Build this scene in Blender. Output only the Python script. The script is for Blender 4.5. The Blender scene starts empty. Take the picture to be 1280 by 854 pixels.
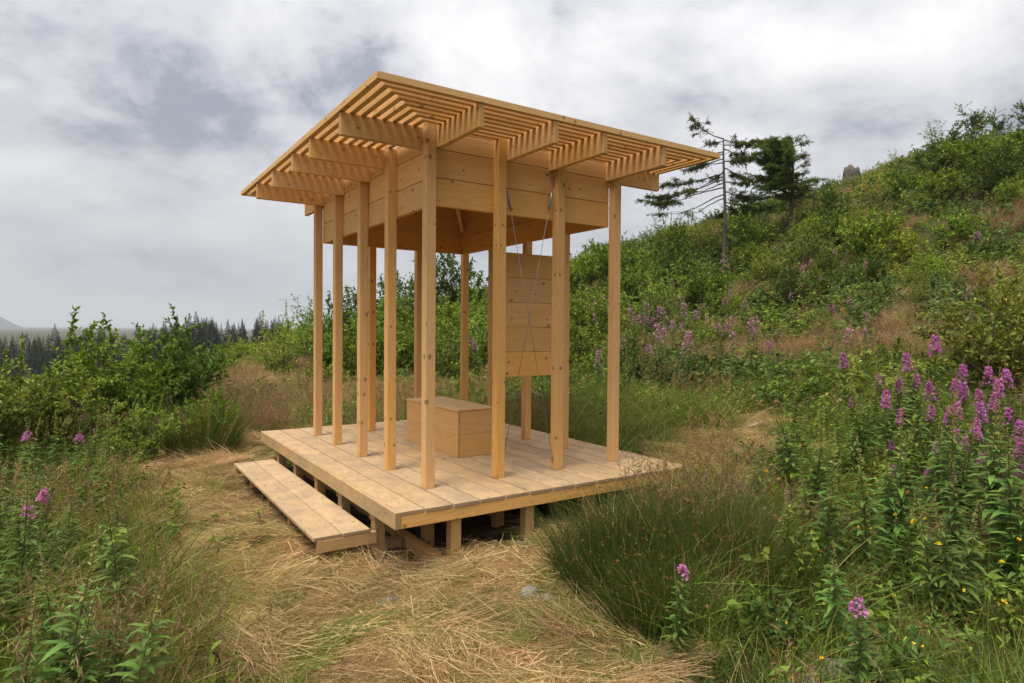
import bpy, math, random
import numpy as np
from mathutils import Matrix, Vector

random.seed(7)
RNG = np.random.default_rng(11)
scene = bpy.context.scene
COL = scene.collection
R = math.radians

# ---------------------------------------------------------------- camera
CAMZ = 1.71
FPX = 799.1
cam_d = bpy.data.cameras.new('camera')
cam = bpy.data.objects.new('camera', cam_d)
COL.objects.link(cam)
cam_d.sensor_width = 36.0
cam_d.lens = FPX / 1280 * 36
cam_d.clip_start = 0.05
cam_d.clip_end = 20000
pit, rol = -0.0186, 0.0078
Fv = Vector((0, math.cos(pit), math.sin(pit)))
Rv = Vector((1, 0, 0))
Uv = Rv.cross(Fv)
R2 = Rv * math.cos(rol) + Uv * math.sin(rol)
U2 = -Rv * math.sin(rol) + Uv * math.cos(rol)
m = Matrix((R2, U2, -Fv)).transposed().to_4x4()
m.translation = (0, 0, CAMZ)
cam.matrix_world = m
scene.camera = cam

# ---------------------------------------------------------------- world: overcast sky
SUN_AZ = (-0.42, -0.50)          # horizontal direction towards the sun
SUN_EL = R(66)
world = bpy.data.worlds.new('World')
scene.world = world
world.use_nodes = True
nt = world.node_tree
nt.nodes.clear()


def nd(tree, kind, **kw):
    n = tree.nodes.new(kind)
    for k, v in kw.items():
        if k.startswith('i_'):
            key = k[2:]
            key = int(key) if key.isdigit() else key
            n.inputs[key].default_value = v
        else:
            setattr(n, k, v)
    return n


def ramp(tree, fac, stops, interp='LINEAR'):
    n = tree.nodes.new('ShaderNodeValToRGB')
    n.color_ramp.interpolation = interp
    el = n.color_ramp.elements
    while len(el) < len(stops):
        el.new(0.5)
    for e, (p, c) in zip(el, stops):
        e.position = p
        e.color = (*c, 1) if len(c) == 3 else c
    tree.links.new(fac, n.inputs[0])
    return n.outputs[0]


def math_n(tree, op, a, b=None, clamp=False):
    n = tree.nodes.new('ShaderNodeMath')
    n.operation = op
    n.use_clamp = clamp
    for i, v in enumerate((a, b)):
        if v is None:
            continue
        if isinstance(v, (int, float)):
            n.inputs[i].default_value = v
        else:
            tree.links.new(v, n.inputs[i])
    return n.outputs[0]


def mix_c(tree, fac, a, b, blend='MIX'):
    n = tree.nodes.new('ShaderNodeMix')
    n.data_type = 'RGBA'
    n.blend_type = blend
    for sock, v in ((n.inputs[0], fac), (n.inputs[6], a), (n.inputs[7], b)):
        if isinstance(v, (int, float)):
            sock.default_value = v
        elif isinstance(v, tuple):
            sock.default_value = (*v, 1) if len(v) == 3 else v
        else:
            tree.links.new(v, sock)
    return n.outputs[2]


L = nt.links.new
tc = nd(nt, 'ShaderNodeTexCoord')
sky = nd(nt, 'ShaderNodeTexSky', sky_type='NISHITA', sun_disc=False)
sky.sun_elevation = SUN_EL
sky.sun_rotation = math.atan2(SUN_AZ[0], SUN_AZ[1])
sky.dust_density = 3.0
sep = nd(nt, 'ShaderNodeSeparateXYZ')
L(tc.outputs['Generated'], sep.inputs[0])
zz = math_n(nt, 'MAXIMUM', sep.outputs[2], 0.0)
den = math_n(nt, 'ADD', zz, 0.42)
cx = math_n(nt, 'DIVIDE', sep.outputs[0], den)
cy = math_n(nt, 'DIVIDE', sep.outputs[1], den)
comb = nd(nt, 'ShaderNodeCombineXYZ')
L(cx, comb.inputs[0]); L(cy, comb.inputs[1])
mp = nd(nt, 'ShaderNodeMapping')
mp.inputs['Location'].default_value = (0.376, 25.43, 0.0)
mp.inputs['Scale'].default_value = (1.0, 1.0, 1.0)
L(comb.outputs[0], mp.inputs[0])
big = nd(nt, 'ShaderNodeTexNoise', i_Scale=1.25, i_Detail=9.0, i_Roughness=0.58, i_Distortion=0.25)
L(mp.outputs[0], big.inputs['Vector'])
fine = nd(nt, 'ShaderNodeTexNoise', i_Scale=4.6, i_Detail=8.0, i_Roughness=0.6, i_Distortion=0.4)
L(mp.outputs[0], fine.inputs['Vector'])
f1 = math_n(nt, 'MULTIPLY', big.outputs[0], 0.74)
f2 = math_n(nt, 'MULTIPLY', fine.outputs[0], 0.26)
dens = math_n(nt, 'ADD', f1, f2)
cloud = ramp(nt, dens, [(0.41, (0.585, 0.58, 0.575)), (0.475, (0.49, 0.487, 0.495)), (0.53, (0.385, 0.39, 0.415)),
                        (0.585, (0.205, 0.218, 0.255)), (0.70, (0.155, 0.17, 0.21))])
# the low sky is an even grey veil
low = ramp(nt, zz, [(0.0, (1, 1, 1)), (0.10, (0.75, 0.75, 0.75)), (0.30, (0.0, 0.0, 0.0))], 'EASE')
cl2 = mix_c(nt, math_n(nt, 'MULTIPLY', low, 0.72), cloud, (0.335, 0.345, 0.385))
skyc = nd(nt, 'ShaderNodeVectorMath', operation='SCALE')
skyc.inputs['Scale'].default_value = 0.10
L(sky.outputs[0], skyc.inputs[0])
# an overcast dome brightens evenly towards the zenith
dome = math_n(nt, 'MULTIPLY_ADD', zz, 0.85)
dome.node.inputs[2].default_value = 0.80
domes = nd(nt, 'ShaderNodeVectorMath', operation='SCALE')
L(cl2, domes.inputs[0]); L(dome, domes.inputs['Scale'])
fin = mix_c(nt, 0.94, skyc.outputs[0], domes.outputs[0])
bg = nd(nt, 'ShaderNodeBackground')
bg.inputs['Strength'].default_value = 1.0
L(fin, bg.inputs[0])
wo = nd(nt, 'ShaderNodeOutputWorld')
L(bg.outputs[0], wo.inputs[0])

# ---------------------------------------------------------------- sun behind cloud
sl = bpy.data.lights.new('sun', 'SUN')
sl.energy = 2.5
sl.angle = R(26)
sl.color = (1.0, 0.95, 0.86)
so = bpy.data.objects.new('sun', sl)
COL.objects.link(so)
hv = Vector((SUN_AZ[0], SUN_AZ[1], 0)).normalized() * math.cos(SUN_EL)
sv = Vector((hv.x, hv.y, math.sin(SUN_EL)))
so.rotation_euler = sv.to_track_quat('Z', 'Y').to_euler()
so.location = sv * 60

cy_ = scene.cycles
cy_.max_bounces = 5
cy_.diffuse_bounces = 4
cy_.use_adaptive_sampling = True
cy_.adaptive_threshold = 0.012
cy_.use_denoising = True
cy_.denoiser = 'OPENIMAGEDENOISE'
cy_.denoising_input_passes = 'RGB_ALBEDO_NORMAL'
cy_.denoising_prefilter = 'ACCURATE'
cy_.glossy_bounces = 1
cy_.transmission_bounces = 2
cy_.transparent_max_bounces = 2
vs = scene.view_settings
vs.view_transform = 'Standard'
vs.look = 'None'
vs.exposure = 0.78
vs.gamma = 1.0
vs.use_curve_mapping = False


# ================================================================ helpers
def tag(o, label=None, cat=None, group=None, kind=None):
    if label: o['label'] = label
    if cat: o['category'] = cat
    if group: o['group'] = group
    if kind: o['kind'] = kind
    return o


def empty(name, loc, rz=0.0):
    o = bpy.data.objects.new(name, None)
    o.empty_display_size = 0.1
    o.location = loc
    o.rotation_euler = (0, 0, rz)
    COL.objects.link(o)
    return o


class Geo:
    """collects triangles and quads with a colour per face"""
    def __init__(self):
        self.v = []; self.n = 0
        self.t = []; self.tc = []
        self.q = []; self.qc = []

    def add(self, v, tris=None, quads=None, col=(0.5, 0.5, 0.5)):
        v = np.asarray(v, float).reshape(-1, 3)
        off = self.n
        self.v.append(v); self.n += len(v)
        col = np.asarray(col, float)
        for arr, lst, cl in ((tris, self.t, self.tc), (quads, self.q, self.qc)):
            if arr is not None and len(arr):
                arr = np.asarray(arr, int)
                lst.append(arr + off)
                cl.append(np.broadcast_to(col, (len(arr), 3)) if col.ndim == 1 else col)

    def mesh(self, name, mat=None, smooth=False):
        v = np.concatenate(self.v).astype(np.float32)
        t = np.concatenate(self.t) if self.t else np.zeros((0, 3), int)
        q = np.concatenate(self.q) if self.q else np.zeros((0, 4), int)
        cols = np.concatenate([c for c in (self.tc + self.qc)]) if (self.tc or self.qc) else np.zeros((0, 3))
        me = bpy.data.meshes.new(name)
        me.vertices.add(len(v)); me.vertices.foreach_set('co', v.ravel())
        nl = t.size + q.size
        me.loops.add(nl)
        me.loops.foreach_set('vertex_index', np.concatenate([t.ravel(), q.ravel()]).astype(np.int32))
        npoly = len(t) + len(q)
        me.polygons.add(npoly)
        starts = np.concatenate([np.arange(len(t)) * 3, t.size + np.arange(len(q)) * 4]).astype(np.int32)
        me.polygons.foreach_set('loop_start', starts)
        at = me.attributes.new('col', 'FLOAT_COLOR', 'FACE')
        rgba = np.ones((npoly, 4), np.float32); rgba[:, :3] = np.clip(cols, 0, 1)
        at.data.foreach_set('color', rgba.ravel())
        if smooth:
            me.polygons.foreach_set('use_smooth', np.ones(npoly, bool))
        me.update(calc_edges=True)
        me.validate()
        if mat: me.materials.append(mat)
        return me


def link(name, me, parent=None, loc=None):
    o = bpy.data.objects.new(name, me)
    COL.objects.link(o)
    if parent: o.parent = parent
    if loc is not None: o.location = loc
    return o


def unit(a):
    return a / np.maximum(np.linalg.norm(a, axis=-1, keepdims=True), 1e-9)


def leaves(g, pos, axis, L, W, col, fold=0.25, rng=RNG, up=None):
    """two-faced folded leaves"""
    n = len(pos)
    axis = unit(axis)
    if up is None:
        up = np.tile([0, 0, 1.0], (n, 1)) + rng.normal(0, 0.45, (n, 3))
    side = unit(np.cross(axis, up))
    nor = np.cross(side, axis)
    L = np.broadcast_to(L, n)[:, None]; W = np.broadcast_to(W, n)[:, None]
    tip = pos + axis * L - nor * L * 0.14
    mid = pos + axis * L * 0.45
    a = mid + side * W * 0.5 + nor * W * fold
    b = mid - side * W * 0.5 + nor * W * fold
    v = np.stack([pos, a, tip, b], 1).reshape(-1, 3)
    i = np.arange(n)[:, None] * 4
    t = np.concatenate([i + [0, 1, 2], i + [0, 2, 3]])
    c = np.broadcast_to(col, (n, 3))
    g.add(v, tris=t, col=np.concatenate([c, c]))


def blades(g, pos, d, L, W, bend, col, seg=3, rng=RNG, tipcol=None):
    """curved tapering grass blades"""
    n = len(pos)
    d = unit(d)
    L = np.broadcast_to(L, n)[:, None]; W = np.broadcast_to(W, n)[:, None]
    rnd = rng.normal(0, 1, (n, 3)); rnd[:, 2] *= 0.3
    side = unit(np.cross(d, rnd))
    rows = []
    for s in range(seg):
        t = s / seg
        c = pos + d * L * t + bend * L * t * t
        w = W * (1 - 0.75 * t) * 0.5
        rows += [c - side * w, c + side * w]
    rows.append(pos + d * L + bend * L)
    k = 2 * seg + 1
    v = np.stack(rows, 1).reshape(-1, 3)
    i = np.arange(n)[:, None] * k
    col = np.broadcast_to(col, (n, 3))
    if tipcol is None: tipcol = col
    tipcol = np.broadcast_to(tipcol, (n, 3))
    qs, qc = [], []
    for s in range(seg - 1):
        qs.append(i + [2 * s, 2 * s + 1, 2 * s + 3, 2 * s + 2])
        f = s / max(seg - 1, 1)
        qc.append(col * (1 - f) + tipcol * f)
    off = g.n
    t = i + [2 * seg - 2, 2 * seg - 1, 2 * seg]
    g.v.append(v); g.n += len(v)
    g.t.append(t + off); g.tc.append(tipcol)
    if qs:
        g.q.append(np.concatenate(qs) + off); g.qc.append(np.concatenate(qc))


def tube(g, pts, rad, col, sides=5):
    pts = np.asarray(pts, float)
    n = len(pts)
    rad = np.broadcast_to(rad, n)
    tg = unit(np.gradient(pts, axis=0))
    ref = np.array([0.31, 0.87, 0.12])
    a = unit(np.cross(tg, ref)); b = np.cross(tg, a)
    ang = np.arange(sides) / sides * 2 * np.pi
    v = pts[:, None] + rad[:, None, None] * (np.cos(ang)[None, :, None] * a[:, None] + np.sin(ang)[None, :, None] * b[:, None])
    v = v.reshape(-1, 3)
    qs = []
    for i in range(n - 1):
        for s in range(sides):
            s2 = (s + 1) % sides
            qs.append([i * sides + s, i * sides + s2, (i + 1) * sides + s2, (i + 1) * sides + s])
    caps = [[(n - 1) * sides, (n - 1) * sides + s, (n - 1) * sides + s + 1] for s in range(1, sides - 1)]
    caps += [[0, s + 1, s] for s in range(1, sides - 1)]
    g.add(v, tris=caps, quads=qs, col=col)


def jit(col, n, amt=0.18, rng=RNG, hue=0.06):
    c = np.tile(np.asarray(col, float), (n, 1))
    c = c * (1 + rng.normal(0, amt, (n, 1))) * (1 + rng.normal(0, hue, (n, 3)))
    return np.clip(c, 0.004, 0.95)


# ---------------------------------------------------------------- materials
def new_mat(name):
    mt = bpy.data.materials.new(name)
    mt.use_nodes = True
    t = mt.node_tree
    t.nodes.clear()
    return mt, t


def plant_mat(name, transl=0.32, rough=0.55, spec=0.25, var=0.22, tint=(1, 1, 1), thru=(1.25, 1.15, 0.55)):
    mt, t = new_mat(name)
    at = nd(t, 'ShaderNodeAttribute', attribute_name='col')
    oi = nd(t, 'ShaderNodeObjectInfo')
    hsv = nd(t, 'ShaderNodeHueSaturation')
    t.links.new(mix_c(t, 1.0, at.outputs['Color'], tint, 'MULTIPLY'), hsv.inputs['Color'])
    val = math_n(t, 'MULTIPLY_ADD', oi.outputs['Random'], var * 2)
    val.node.inputs[2].default_value = 1 - var
    t.links.new(val, hsv.inputs['Value'])
    r2 = math_n(t, 'FRACT', math_n(t, 'MULTIPLY', oi.outputs['Random'], 17.31))
    hue = math_n(t, 'MULTIPLY_ADD', r2, 0.035)
    hue.node.inputs[2].default_value = 0.4825
    t.links.new(hue, hsv.inputs['Hue'])
    pb = nd(t, 'ShaderNodeBsdfPrincipled', i_Roughness=rough)
    pb.inputs['Specular IOR Level'].default_value = spec
    tr = nd(t, 'ShaderNodeBsdfTranslucent')
    t.links.new(hsv.outputs[0], pb.inputs['Base Color'])
    warm = mix_c(t, 1.0, hsv.outputs[0], thru, 'MULTIPLY')
    t.links.new(warm, tr.inputs[0])
    mx = nd(t, 'ShaderNodeMixShader')
    mx.inputs[0].default_value = transl
    t.links.new(pb.outputs[0], mx.inputs[1]); t.links.new(tr.outputs[0], mx.inputs[2])
    out = nd(t, 'ShaderNodeOutputMaterial')
    t.links.new(mx.outputs[0], out.inputs[0])
    return mt


M_LEAF = plant_mat('leaf', spec=0.15, rough=0.62, tint=(1.18, 1.20, 0.80), transl=0.26)
M_GRASS = plant_mat('grass', transl=0.28, rough=0.6, spec=0.18, var=0.25, tint=(1.12, 1.05, 0.9), thru=(1.15, 1.05, 0.75))
M_BARK_PLANT = plant_mat('woody_stem', transl=0.0, rough=0.9, spec=0.1, var=0.15)
M_FLOWER = plant_mat('flower', transl=0.3, rough=0.7, spec=0.1, var=0.12)


def wood_mat(name, light, dark, knot, stain=0.0, rough=0.62, knots=0.62):
    mt, t = new_mat(name)
    lk = t.links.new
    tcn = nd(t, 'ShaderNodeTexCoord')
    oi = nd(t, 'ShaderNodeObjectInfo')
    offs = nd(t, 'ShaderNodeVectorMath', operation='SCALE')
    cmb = nd(t, 'ShaderNodeCombineXYZ')
    r = oi.outputs['Random']
    lk(math_n(t, 'MULTIPLY', r, 37.0), cmb.inputs[0])
    lk(math_n(t, 'FRACT', math_n(t, 'MULTIPLY', r, 91.7)), cmb.inputs[1])
    lk(math_n(t, 'FRACT', math_n(t, 'MULTIPLY', r, 53.3)), cmb.inputs[2])
    lk(cmb.outputs[0], offs.inputs[0]); offs.inputs['Scale'].default_value = 3.0
    add = nd(t, 'ShaderNodeVectorMath', operation='ADD')
    lk(tcn.outputs['Object'], add.inputs[0]); lk(offs.outputs[0], add.inputs[1])
    P = add.outputs[0]
    # broad growth rings
    m1 = nd(t, 'ShaderNodeMapping'); m1.inputs['Scale'].default_value = (0.7, 15, 15); lk(P, m1.inputs[0])
    n1 = nd(t, 'ShaderNodeTexNoise', i_Scale=1.6, i_Detail=4.0, i_Roughness=0.55, i_Distortion=0.9); lk(m1.outputs[0], n1.inputs['Vector'])
    ring = math_n(t, 'FRACT', math_n(t, 'MULTIPLY', n1.outputs[0], 7.0))
    ringr = ramp(t, ring, [(0.0, (0.15,) * 3), (0.55, (0.45,) * 3), (0.92, (1.0,) * 3), (1.0, (0.15,) * 3)])
    # fine fibre
    m2 = nd(t, 'ShaderNodeMapping'); m2.inputs['Scale'].default_value = (3.0, 160, 160); lk(P, m2.inputs[0])
    n2 = nd(t, 'ShaderNodeTexNoise', i_Scale=1.0, i_Detail=3.0); lk(m2.outputs[0], n2.inputs['Vector'])
    # knots: sparse round spots
    sp = nd(t, 'ShaderNodeSeparateXYZ'); lk(P, sp.inputs[0])
    yz = math_n(t, 'ADD', sp.outputs[1], sp.outputs[2])
    c2 = nd(t, 'ShaderNodeCombineXYZ'); lk(math_n(t, 'MULTIPLY', sp.outputs[0], 0.8), c2.inputs[0]); lk(yz, c2.inputs[1])
    vo = nd(t, 'ShaderNodeTexVoronoi', voronoi_dimensions='2D', i_Scale=6.0); lk(c2.outputs[0], vo.inputs['Vector'])
    spc = nd(t, 'ShaderNodeSeparateColor'); lk(vo.outputs['Color'], spc.inputs[0])
    on = math_n(t, 'GREATER_THAN', spc.outputs[0], 1 - knots)
    size = math_n(t, 'MULTIPLY_ADD', spc.outputs[1], 0.085); size.node.inputs[2].default_value = 0.035
    wob = math_n(t, 'ADD', vo.outputs['Distance'], math_n(t, 'MULTIPLY', n1.outputs[0], 0.03))
    kd = math_n(t, 'DIVIDE', math_n(t, 'SUBTRACT', wob, 0.012), size)
    kn = ramp(t, kd, [(0.0, (1.0,) * 3), (0.75, (0.75,) * 3), (1.0, (0.0,) * 3)])
    kmask = math_n(t, 'MULTIPLY', kn, on)
    halo = ramp(t, kd, [(0.9, (0.5,) * 3), (1.0, (0.35,) * 3)])
    base = mix_c(t, math_n(t, 'MULTIPLY', ringr, 0.8), light, dark)
    base = mix_c(t, math_n(t, 'MULTIPLY', n2.outputs[0], 0.42), base, dark)
    base = mix_c(t, math_n(t, 'MULTIPLY', kmask, 0.92), base, knot)
    # board to board tone
    hs = nd(t, 'ShaderNodeHueSaturation'); lk(base, hs.inputs['Color'])
    v = math_n(t, 'MULTIPLY_ADD', math_n(t, 'FRACT', math_n(t, 'MULTIPLY', r, 7.77)), 0.24); v.node.inputs[2].default_value = 0.86
    lk(v, hs.inputs['Value'])
    sa = math_n(t, 'MULTIPLY_ADD', math_n(t, 'FRACT', math_n(t, 'MULTIPLY', r, 29.1)), 0.14); sa.node.inputs[2].default_value = 0.94
    lk(sa, hs.inputs['Saturation'])
    colr = hs.outputs[0]
    # slow blotches along the wood and dirt
    m3 = nd(t, 'ShaderNodeMapping'); m3.inputs['Scale'].default_value = (1.6, 5, 5); lk(P, m3.inputs[0])
    n3 = nd(t, 'ShaderNodeTexNoise', i_Scale=1.5, i_Detail=6.0, i_Roughness=0.65); lk(m3.outputs[0], n3.inputs['Vector'])
    bl = ramp(t, n3.outputs[0], [(0.35, (0.0,) * 3), (0.75, (1.0,) * 3)])
    colr = mix_c(t, math_n(t, 'MULTIPLY', bl, 0.22), colr, dark)
    # end grain is darker
    geo = nd(t, 'ShaderNodeNewGeometry')
    vt = nd(t, 'ShaderNodeVectorTransform', vector_type='NORMAL', convert_from='WORLD', convert_to='OBJECT')
    lk(geo.outputs['True Normal'], vt.inputs[0])
    sn = nd(t, 'ShaderNodeSeparateXYZ'); lk(vt.outputs[0], sn.inputs[0])
    endg = math_n(t, 'GREATER_THAN', math_n(t, 'ABSOLUTE', sn.outputs[0]), 0.8)
    colr = mix_c(t, math_n(t, 'MULTIPLY', endg, 0.55), colr, tuple(q * 0.55 for q in dark))
    if stain:
        n4 = nd(t, 'ShaderNodeTexNoise', i_Scale=4.5, i_Detail=8.0, i_Roughness=0.7, i_Distortion=0.4); lk(P, n4.inputs['Vector'])
        st = ramp(t, n4.outputs[0], [(0.42, (0.0,) * 3), (0.68, (1.0,) * 3)])
        colr = mix_c(t, math_n(t, 'MULTIPLY', st, stain), colr, (0.23, 0.18, 0.13))
    pb = nd(t, 'ShaderNodeBsdfPrincipled', i_Roughness=rough)
    pb.inputs['Specular IOR Level'].default_value = 0.22
    lk(colr, pb.inputs['Base Color'])
    bp = nd(t, 'ShaderNodeBump', i_Strength=0.35, i_Distance=0.0012)
    lk(math_n(t, 'ADD', n2.outputs[0], math_n(t, 'MULTIPLY', ringr, 0.6)), bp.inputs['Height'])
    lk(bp.outputs[0], pb.inputs['Normal'])
    out = nd(t, 'ShaderNodeOutputMaterial'); lk(pb.outputs[0], out.inputs[0])
    return mt


M_WOOD = wood_mat('larch_wood', (0.79, 0.475, 0.19), (0.60, 0.32, 0.105), (0.21, 0.105, 0.045))
M_DECK = wood_mat('deck_wood', (0.62, 0.435, 0.24), (0.45, 0.285, 0.135), (0.22, 0.13, 0.07), stain=0.62, rough=0.7)
M_BENCH = wood_mat('bench_wood', (0.74, 0.46, 0.20), (0.56, 0.31, 0.11), (0.23, 0.12, 0.055), knots=0.3)
M_STUMPWOOD = wood_mat('footing_wood', (0.58, 0.37, 0.165), (0.43, 0.24, 0.09), (0.19, 0.10, 0.045), stain=0.35)


def simple_mat(name, col, rough=0.5, metal=0.0, noise=0.0, nscale=30.0, col2=None, bump=0.0):
    mt, t = new_mat(name)
    pb = nd(t, 'ShaderNodeBsdfPrincipled', i_Roughness=rough, i_Metallic=metal)
    tcn = nd(t, 'ShaderNodeTexCoord')
    nn = nd(t, 'ShaderNodeTexNoise', i_Scale=nscale, i_Detail=7.0, i_Roughness=0.65)
    t.links.new(tcn.outputs['Object'], nn.inputs['Vector'])
    fac = ramp(t, nn.outputs[0], [(0.35, (0,) * 3), (0.65, (1,) * 3)])
    c = mix_c(t, fac, col, col2 or tuple(x * (1 - noise) for x in col))
    t.links.new(c, pb.inputs['Base Color'])
    if bump:
        bp = nd(t, 'ShaderNodeBump', i_Strength=0.8, i_Distance=bump)
        t.links.new(nn.outputs[0], bp.inputs['Height']); t.links.new(bp.outputs[0], pb.inputs['Normal'])
    out = nd(t, 'ShaderNodeOutputMaterial'); t.links.new(pb.outputs[0], out.inputs[0])
    return mt


M_STEEL = simple_mat('galvanised_steel', (0.32, 0.33, 0.35), 0.45, 0.9, 0.3)
M_ROCK = simple_mat('pale_stone', (0.27, 0.25, 0.215), 0.9, 0.0, 0.5, 9.0, (0.10, 0.095, 0.075), 0.02)
M_OLDWOOD = simple_mat('weathered_wood', (0.16, 0.135, 0.11), 0.95, 0.0, 0.5, 7.0, (0.06, 0.05, 0.04), 0.03)
M_DRYSTICK = simple_mat('dry_stick', (0.36, 0.27, 0.18), 0.9, 0.0, 0.4, 12.0, (0.22, 0.15, 0.10), 0.01)

# ================================================================ terrain
CP = np.array([
    (0, 0, 0), (-0.4, 4.6, 0), (0, 3, 0), (-3, 3, 0.0), (-2.4, 6.5, 0.02), (0.12, 4.95, 0.06), (1.6, 5.9, 0.22), (0.6, 7.2, 0.20), (2.6, 7.5, 0.36),
    (3, 3.5, 0.22), (5, 2, 0.35), (6, 5, 0.62), (4, 9, 0.55), (-5, 2, 0), (-6, 8, -0.05), (-1, 10, 0.12), (-4, 12, 0.1), (-8, 14, -0.1), (1.5, 12, 0.5),
    (2, 18, 1.3), (-3, 18, 0.6), (5, 14, 1.15), (7.2, 14, 1.5), (9.8, 14, 2.4), (7.2, 9, 1.0), (12, 10, 2.2), (14.2, 18, 4.2), (15.4, 22, 6.3),
    (8.2, 25, 4.1), (25.6, 32, 11.0), (19.4, 38, 9.7), (23, 36, 11.4), (11.7, 36, 7.6), (6.8, 34, 5.9), (0.8, 32, 3.8), (-4.5, 30, 2.0), (-9, 28, 0.9),
    (-12.7, 30, 0.2), (-16.5, 30, -0.9), (-8, 22, 0.35), (-12, 18, -0.3), (-10, 8, -0.3), (-14, 4, -0.8),
    (34, 60, 10.5), (20, 66, 7.5), (5, 64, 2.5), (-10, 62, -2.5), (-28, 60, -6), (-30, 30, -4), (40, 30, 13.5), (30, 10, 7.5), (30, -20, 6), (-30, -20, -3),
    (0, -25, 0.2), (-60, 80, -8), (0, 110, -5), (60, 110, 6), (70, 30, 16), (-70, 20, -12), (0, -70, 0), (70, -60, 8), (-70, -60, -8)], float)
_sc = 10.0


def _phi(d2):
    return 0.5 * d2 * np.log(d2 + 1e-12)


_P = CP[:, :2] / _sc
_n = len(CP)
_K = _phi(((_P[:, None] - _P[None]) ** 2).sum(-1)) + np.eye(_n) * 0.002
_A = np.zeros((_n + 3, _n + 3)); _A[:_n, :_n] = _K
_A[:_n, _n] = 1; _A[:_n, _n + 1:] = _P; _A[_n, :_n] = 1; _A[_n + 1:, :_n] = _P.T
_W = np.linalg.solve(_A, np.concatenate([CP[:, 2], np.zeros(3)]))


def _bumps(x, y):
    return (0.030 * np.sin(1.9 * x + 0.7 * y + 1.0) * np.sin(1.3 * y - 0.4 * x) + 0.018 * np.sin(4.3 * x - 1.1 * y) * np.cos(3.7 * y + 0.9 * x)
            + 0.010 * np.sin(9.1 * x + 2.0) * np.sin(8.3 * y + 1.0))


def smooth(a, b, x):
    t = np.clip((x - a) / (b - a), 0, 1)
    return t * t * (3 - 2 * t)


def ground_z(x, y):
    x = np.asarray(x, float); y = np.asarray(y, float)
    shp = np.broadcast(x, y).shape
    x = np.broadcast_to(x, shp).ravel(); y = np.broadcast_to(y, shp).ravel()
    out = np.empty(len(x))
    for s in range(0, len(x), 20000):
        q = np.stack([x[s:s + 20000], y[s:s + 20000]], 1)
        qc = q / _sc
        d2 = ((qc[:, None] - _P[None]) ** 2).sum(-1)
        h = _phi(d2) @ _W[:_n] + _W[_n] + qc @ _W[_n + 1:]
        r = np.hypot(q[:, 0], q[:, 1])
        f = smooth(70, 150, r)
        amp = 1 + 2.0 * smooth(9, 22, r) + 3 * smooth(22, 40, r)
        out[s:s + 20000] = h * (1 - f) + f * (-9.0) + _bumps(q[:, 0], q[:, 1]) * amp
    return out.reshape(shp)


def gz(x, y):
    return float(ground_z(np.array([x]), np.array([y]))[0])


# pavilion frame -> world
TH = 0.5843
PO = np.array([-0.784, 4.308])
cT, sT = math.cos(TH), math.sin(TH)
DECKZ = 0.46


def pav_to_world(X, Y):
    return PO[0] + cT * X - sT * Y, PO[1] + sT * X + cT * Y


def world_to_pav(x, y):
    dx, dy = x - PO[0], y - PO[1]
    return cT * dx + sT * dy, -sT * dx + cT * dy


def vnoise(x, y, s, seed=0):
    """smooth value noise"""
    r = np.random.default_rng(seed).random((64, 64))
    u, v = np.asarray(x) / s + 100, np.asarray(y) / s + 100
    i, j = np.floor(u).astype(int), np.floor(v).astype(int)
    a, b = u - i, v - j
    a = a * a * (3 - 2 * a); b = b * b * (3 - 2 * b)
    g = lambda p, q: r[p % 64, q % 64]
    return (g(i, j) * (1 - a) + g(i + 1, j) * a) * (1 - b) + (g(i, j + 1) * (1 - a) + g(i + 1, j + 1) * a) * b


def seg_dist(x, y, pts):
    d = np.full(np.broadcast(x, y).shape, 1e9)
    for (x0, y0), (x1, y1) in zip(pts[:-1], pts[1:]):
        dx, dy = x1 - x0, y1 - y0
        t = np.clip(((x - x0) * dx + (y - y0) * dy) / (dx * dx + dy * dy), 0, 1)
        d = np.minimum(d, np.hypot(x - x0 - t * dx, y - y0 - t * dy))
    return d


def clearing(x, y):
    """1 in the trodden dry hay, 0 in the growth"""
    wob = (vnoise(x, y, 0.7, 3) - 0.5) * 0.7 + (vnoise(x, y, 0.25, 4) - 0.5) * 0.25
    d1 = seg_dist(x, y, [(-4.6, 9.2), (-3.3, 7.2), (-1.9, 5.4), (-0.68, 4.1), (-0.32, 3.0), (-0.3, 1.0)]) - 0.74
    d2 = seg_dist(x, y, [(0.0, 4.45), (0.35, 4.75)]) - 0.35
    d3 = seg_dist(x, y, [(2.1, 6.7), (2.7, 7.6), (3.2, 8.6)]) - 0.42
    d4 = seg_dist(x, y, [(-4.6, 9.2), (-3.0, 9.8), (-0.5, 10.2)]) - 0.3
    d = np.minimum(np.minimum(d1, d2), np.minimum(d3, d4)) + wob
    return 1 - smooth(-0.15, 0.3, d)


def in_deck(x, y, mrg=0.0):
    X, Y = world_to_pav(x, y)
    main = (X > -mrg) & (X < 2.908 + mrg) & (Y > -mrg) & (Y < 4.058 + mrg)
    step = (X > -0.42 - mrg) & (X < 0.1) & (Y > 0.44 - mrg) & (Y < 3.38 + mrg)
    return main | step


def axis_coords(lo, a, b, hi, fine, grow):
    c = list(np.arange(a, b + fine, fine))
    s = fine
    while c[-1] < hi:
        s *= grow; c.append(c[-1] + s)
    s = fine; left = [a]
    while left[-1] > lo:
        s *= grow; left.append(left[-1] - s)
    return np.array(left[:0:-1] + c)


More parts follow.
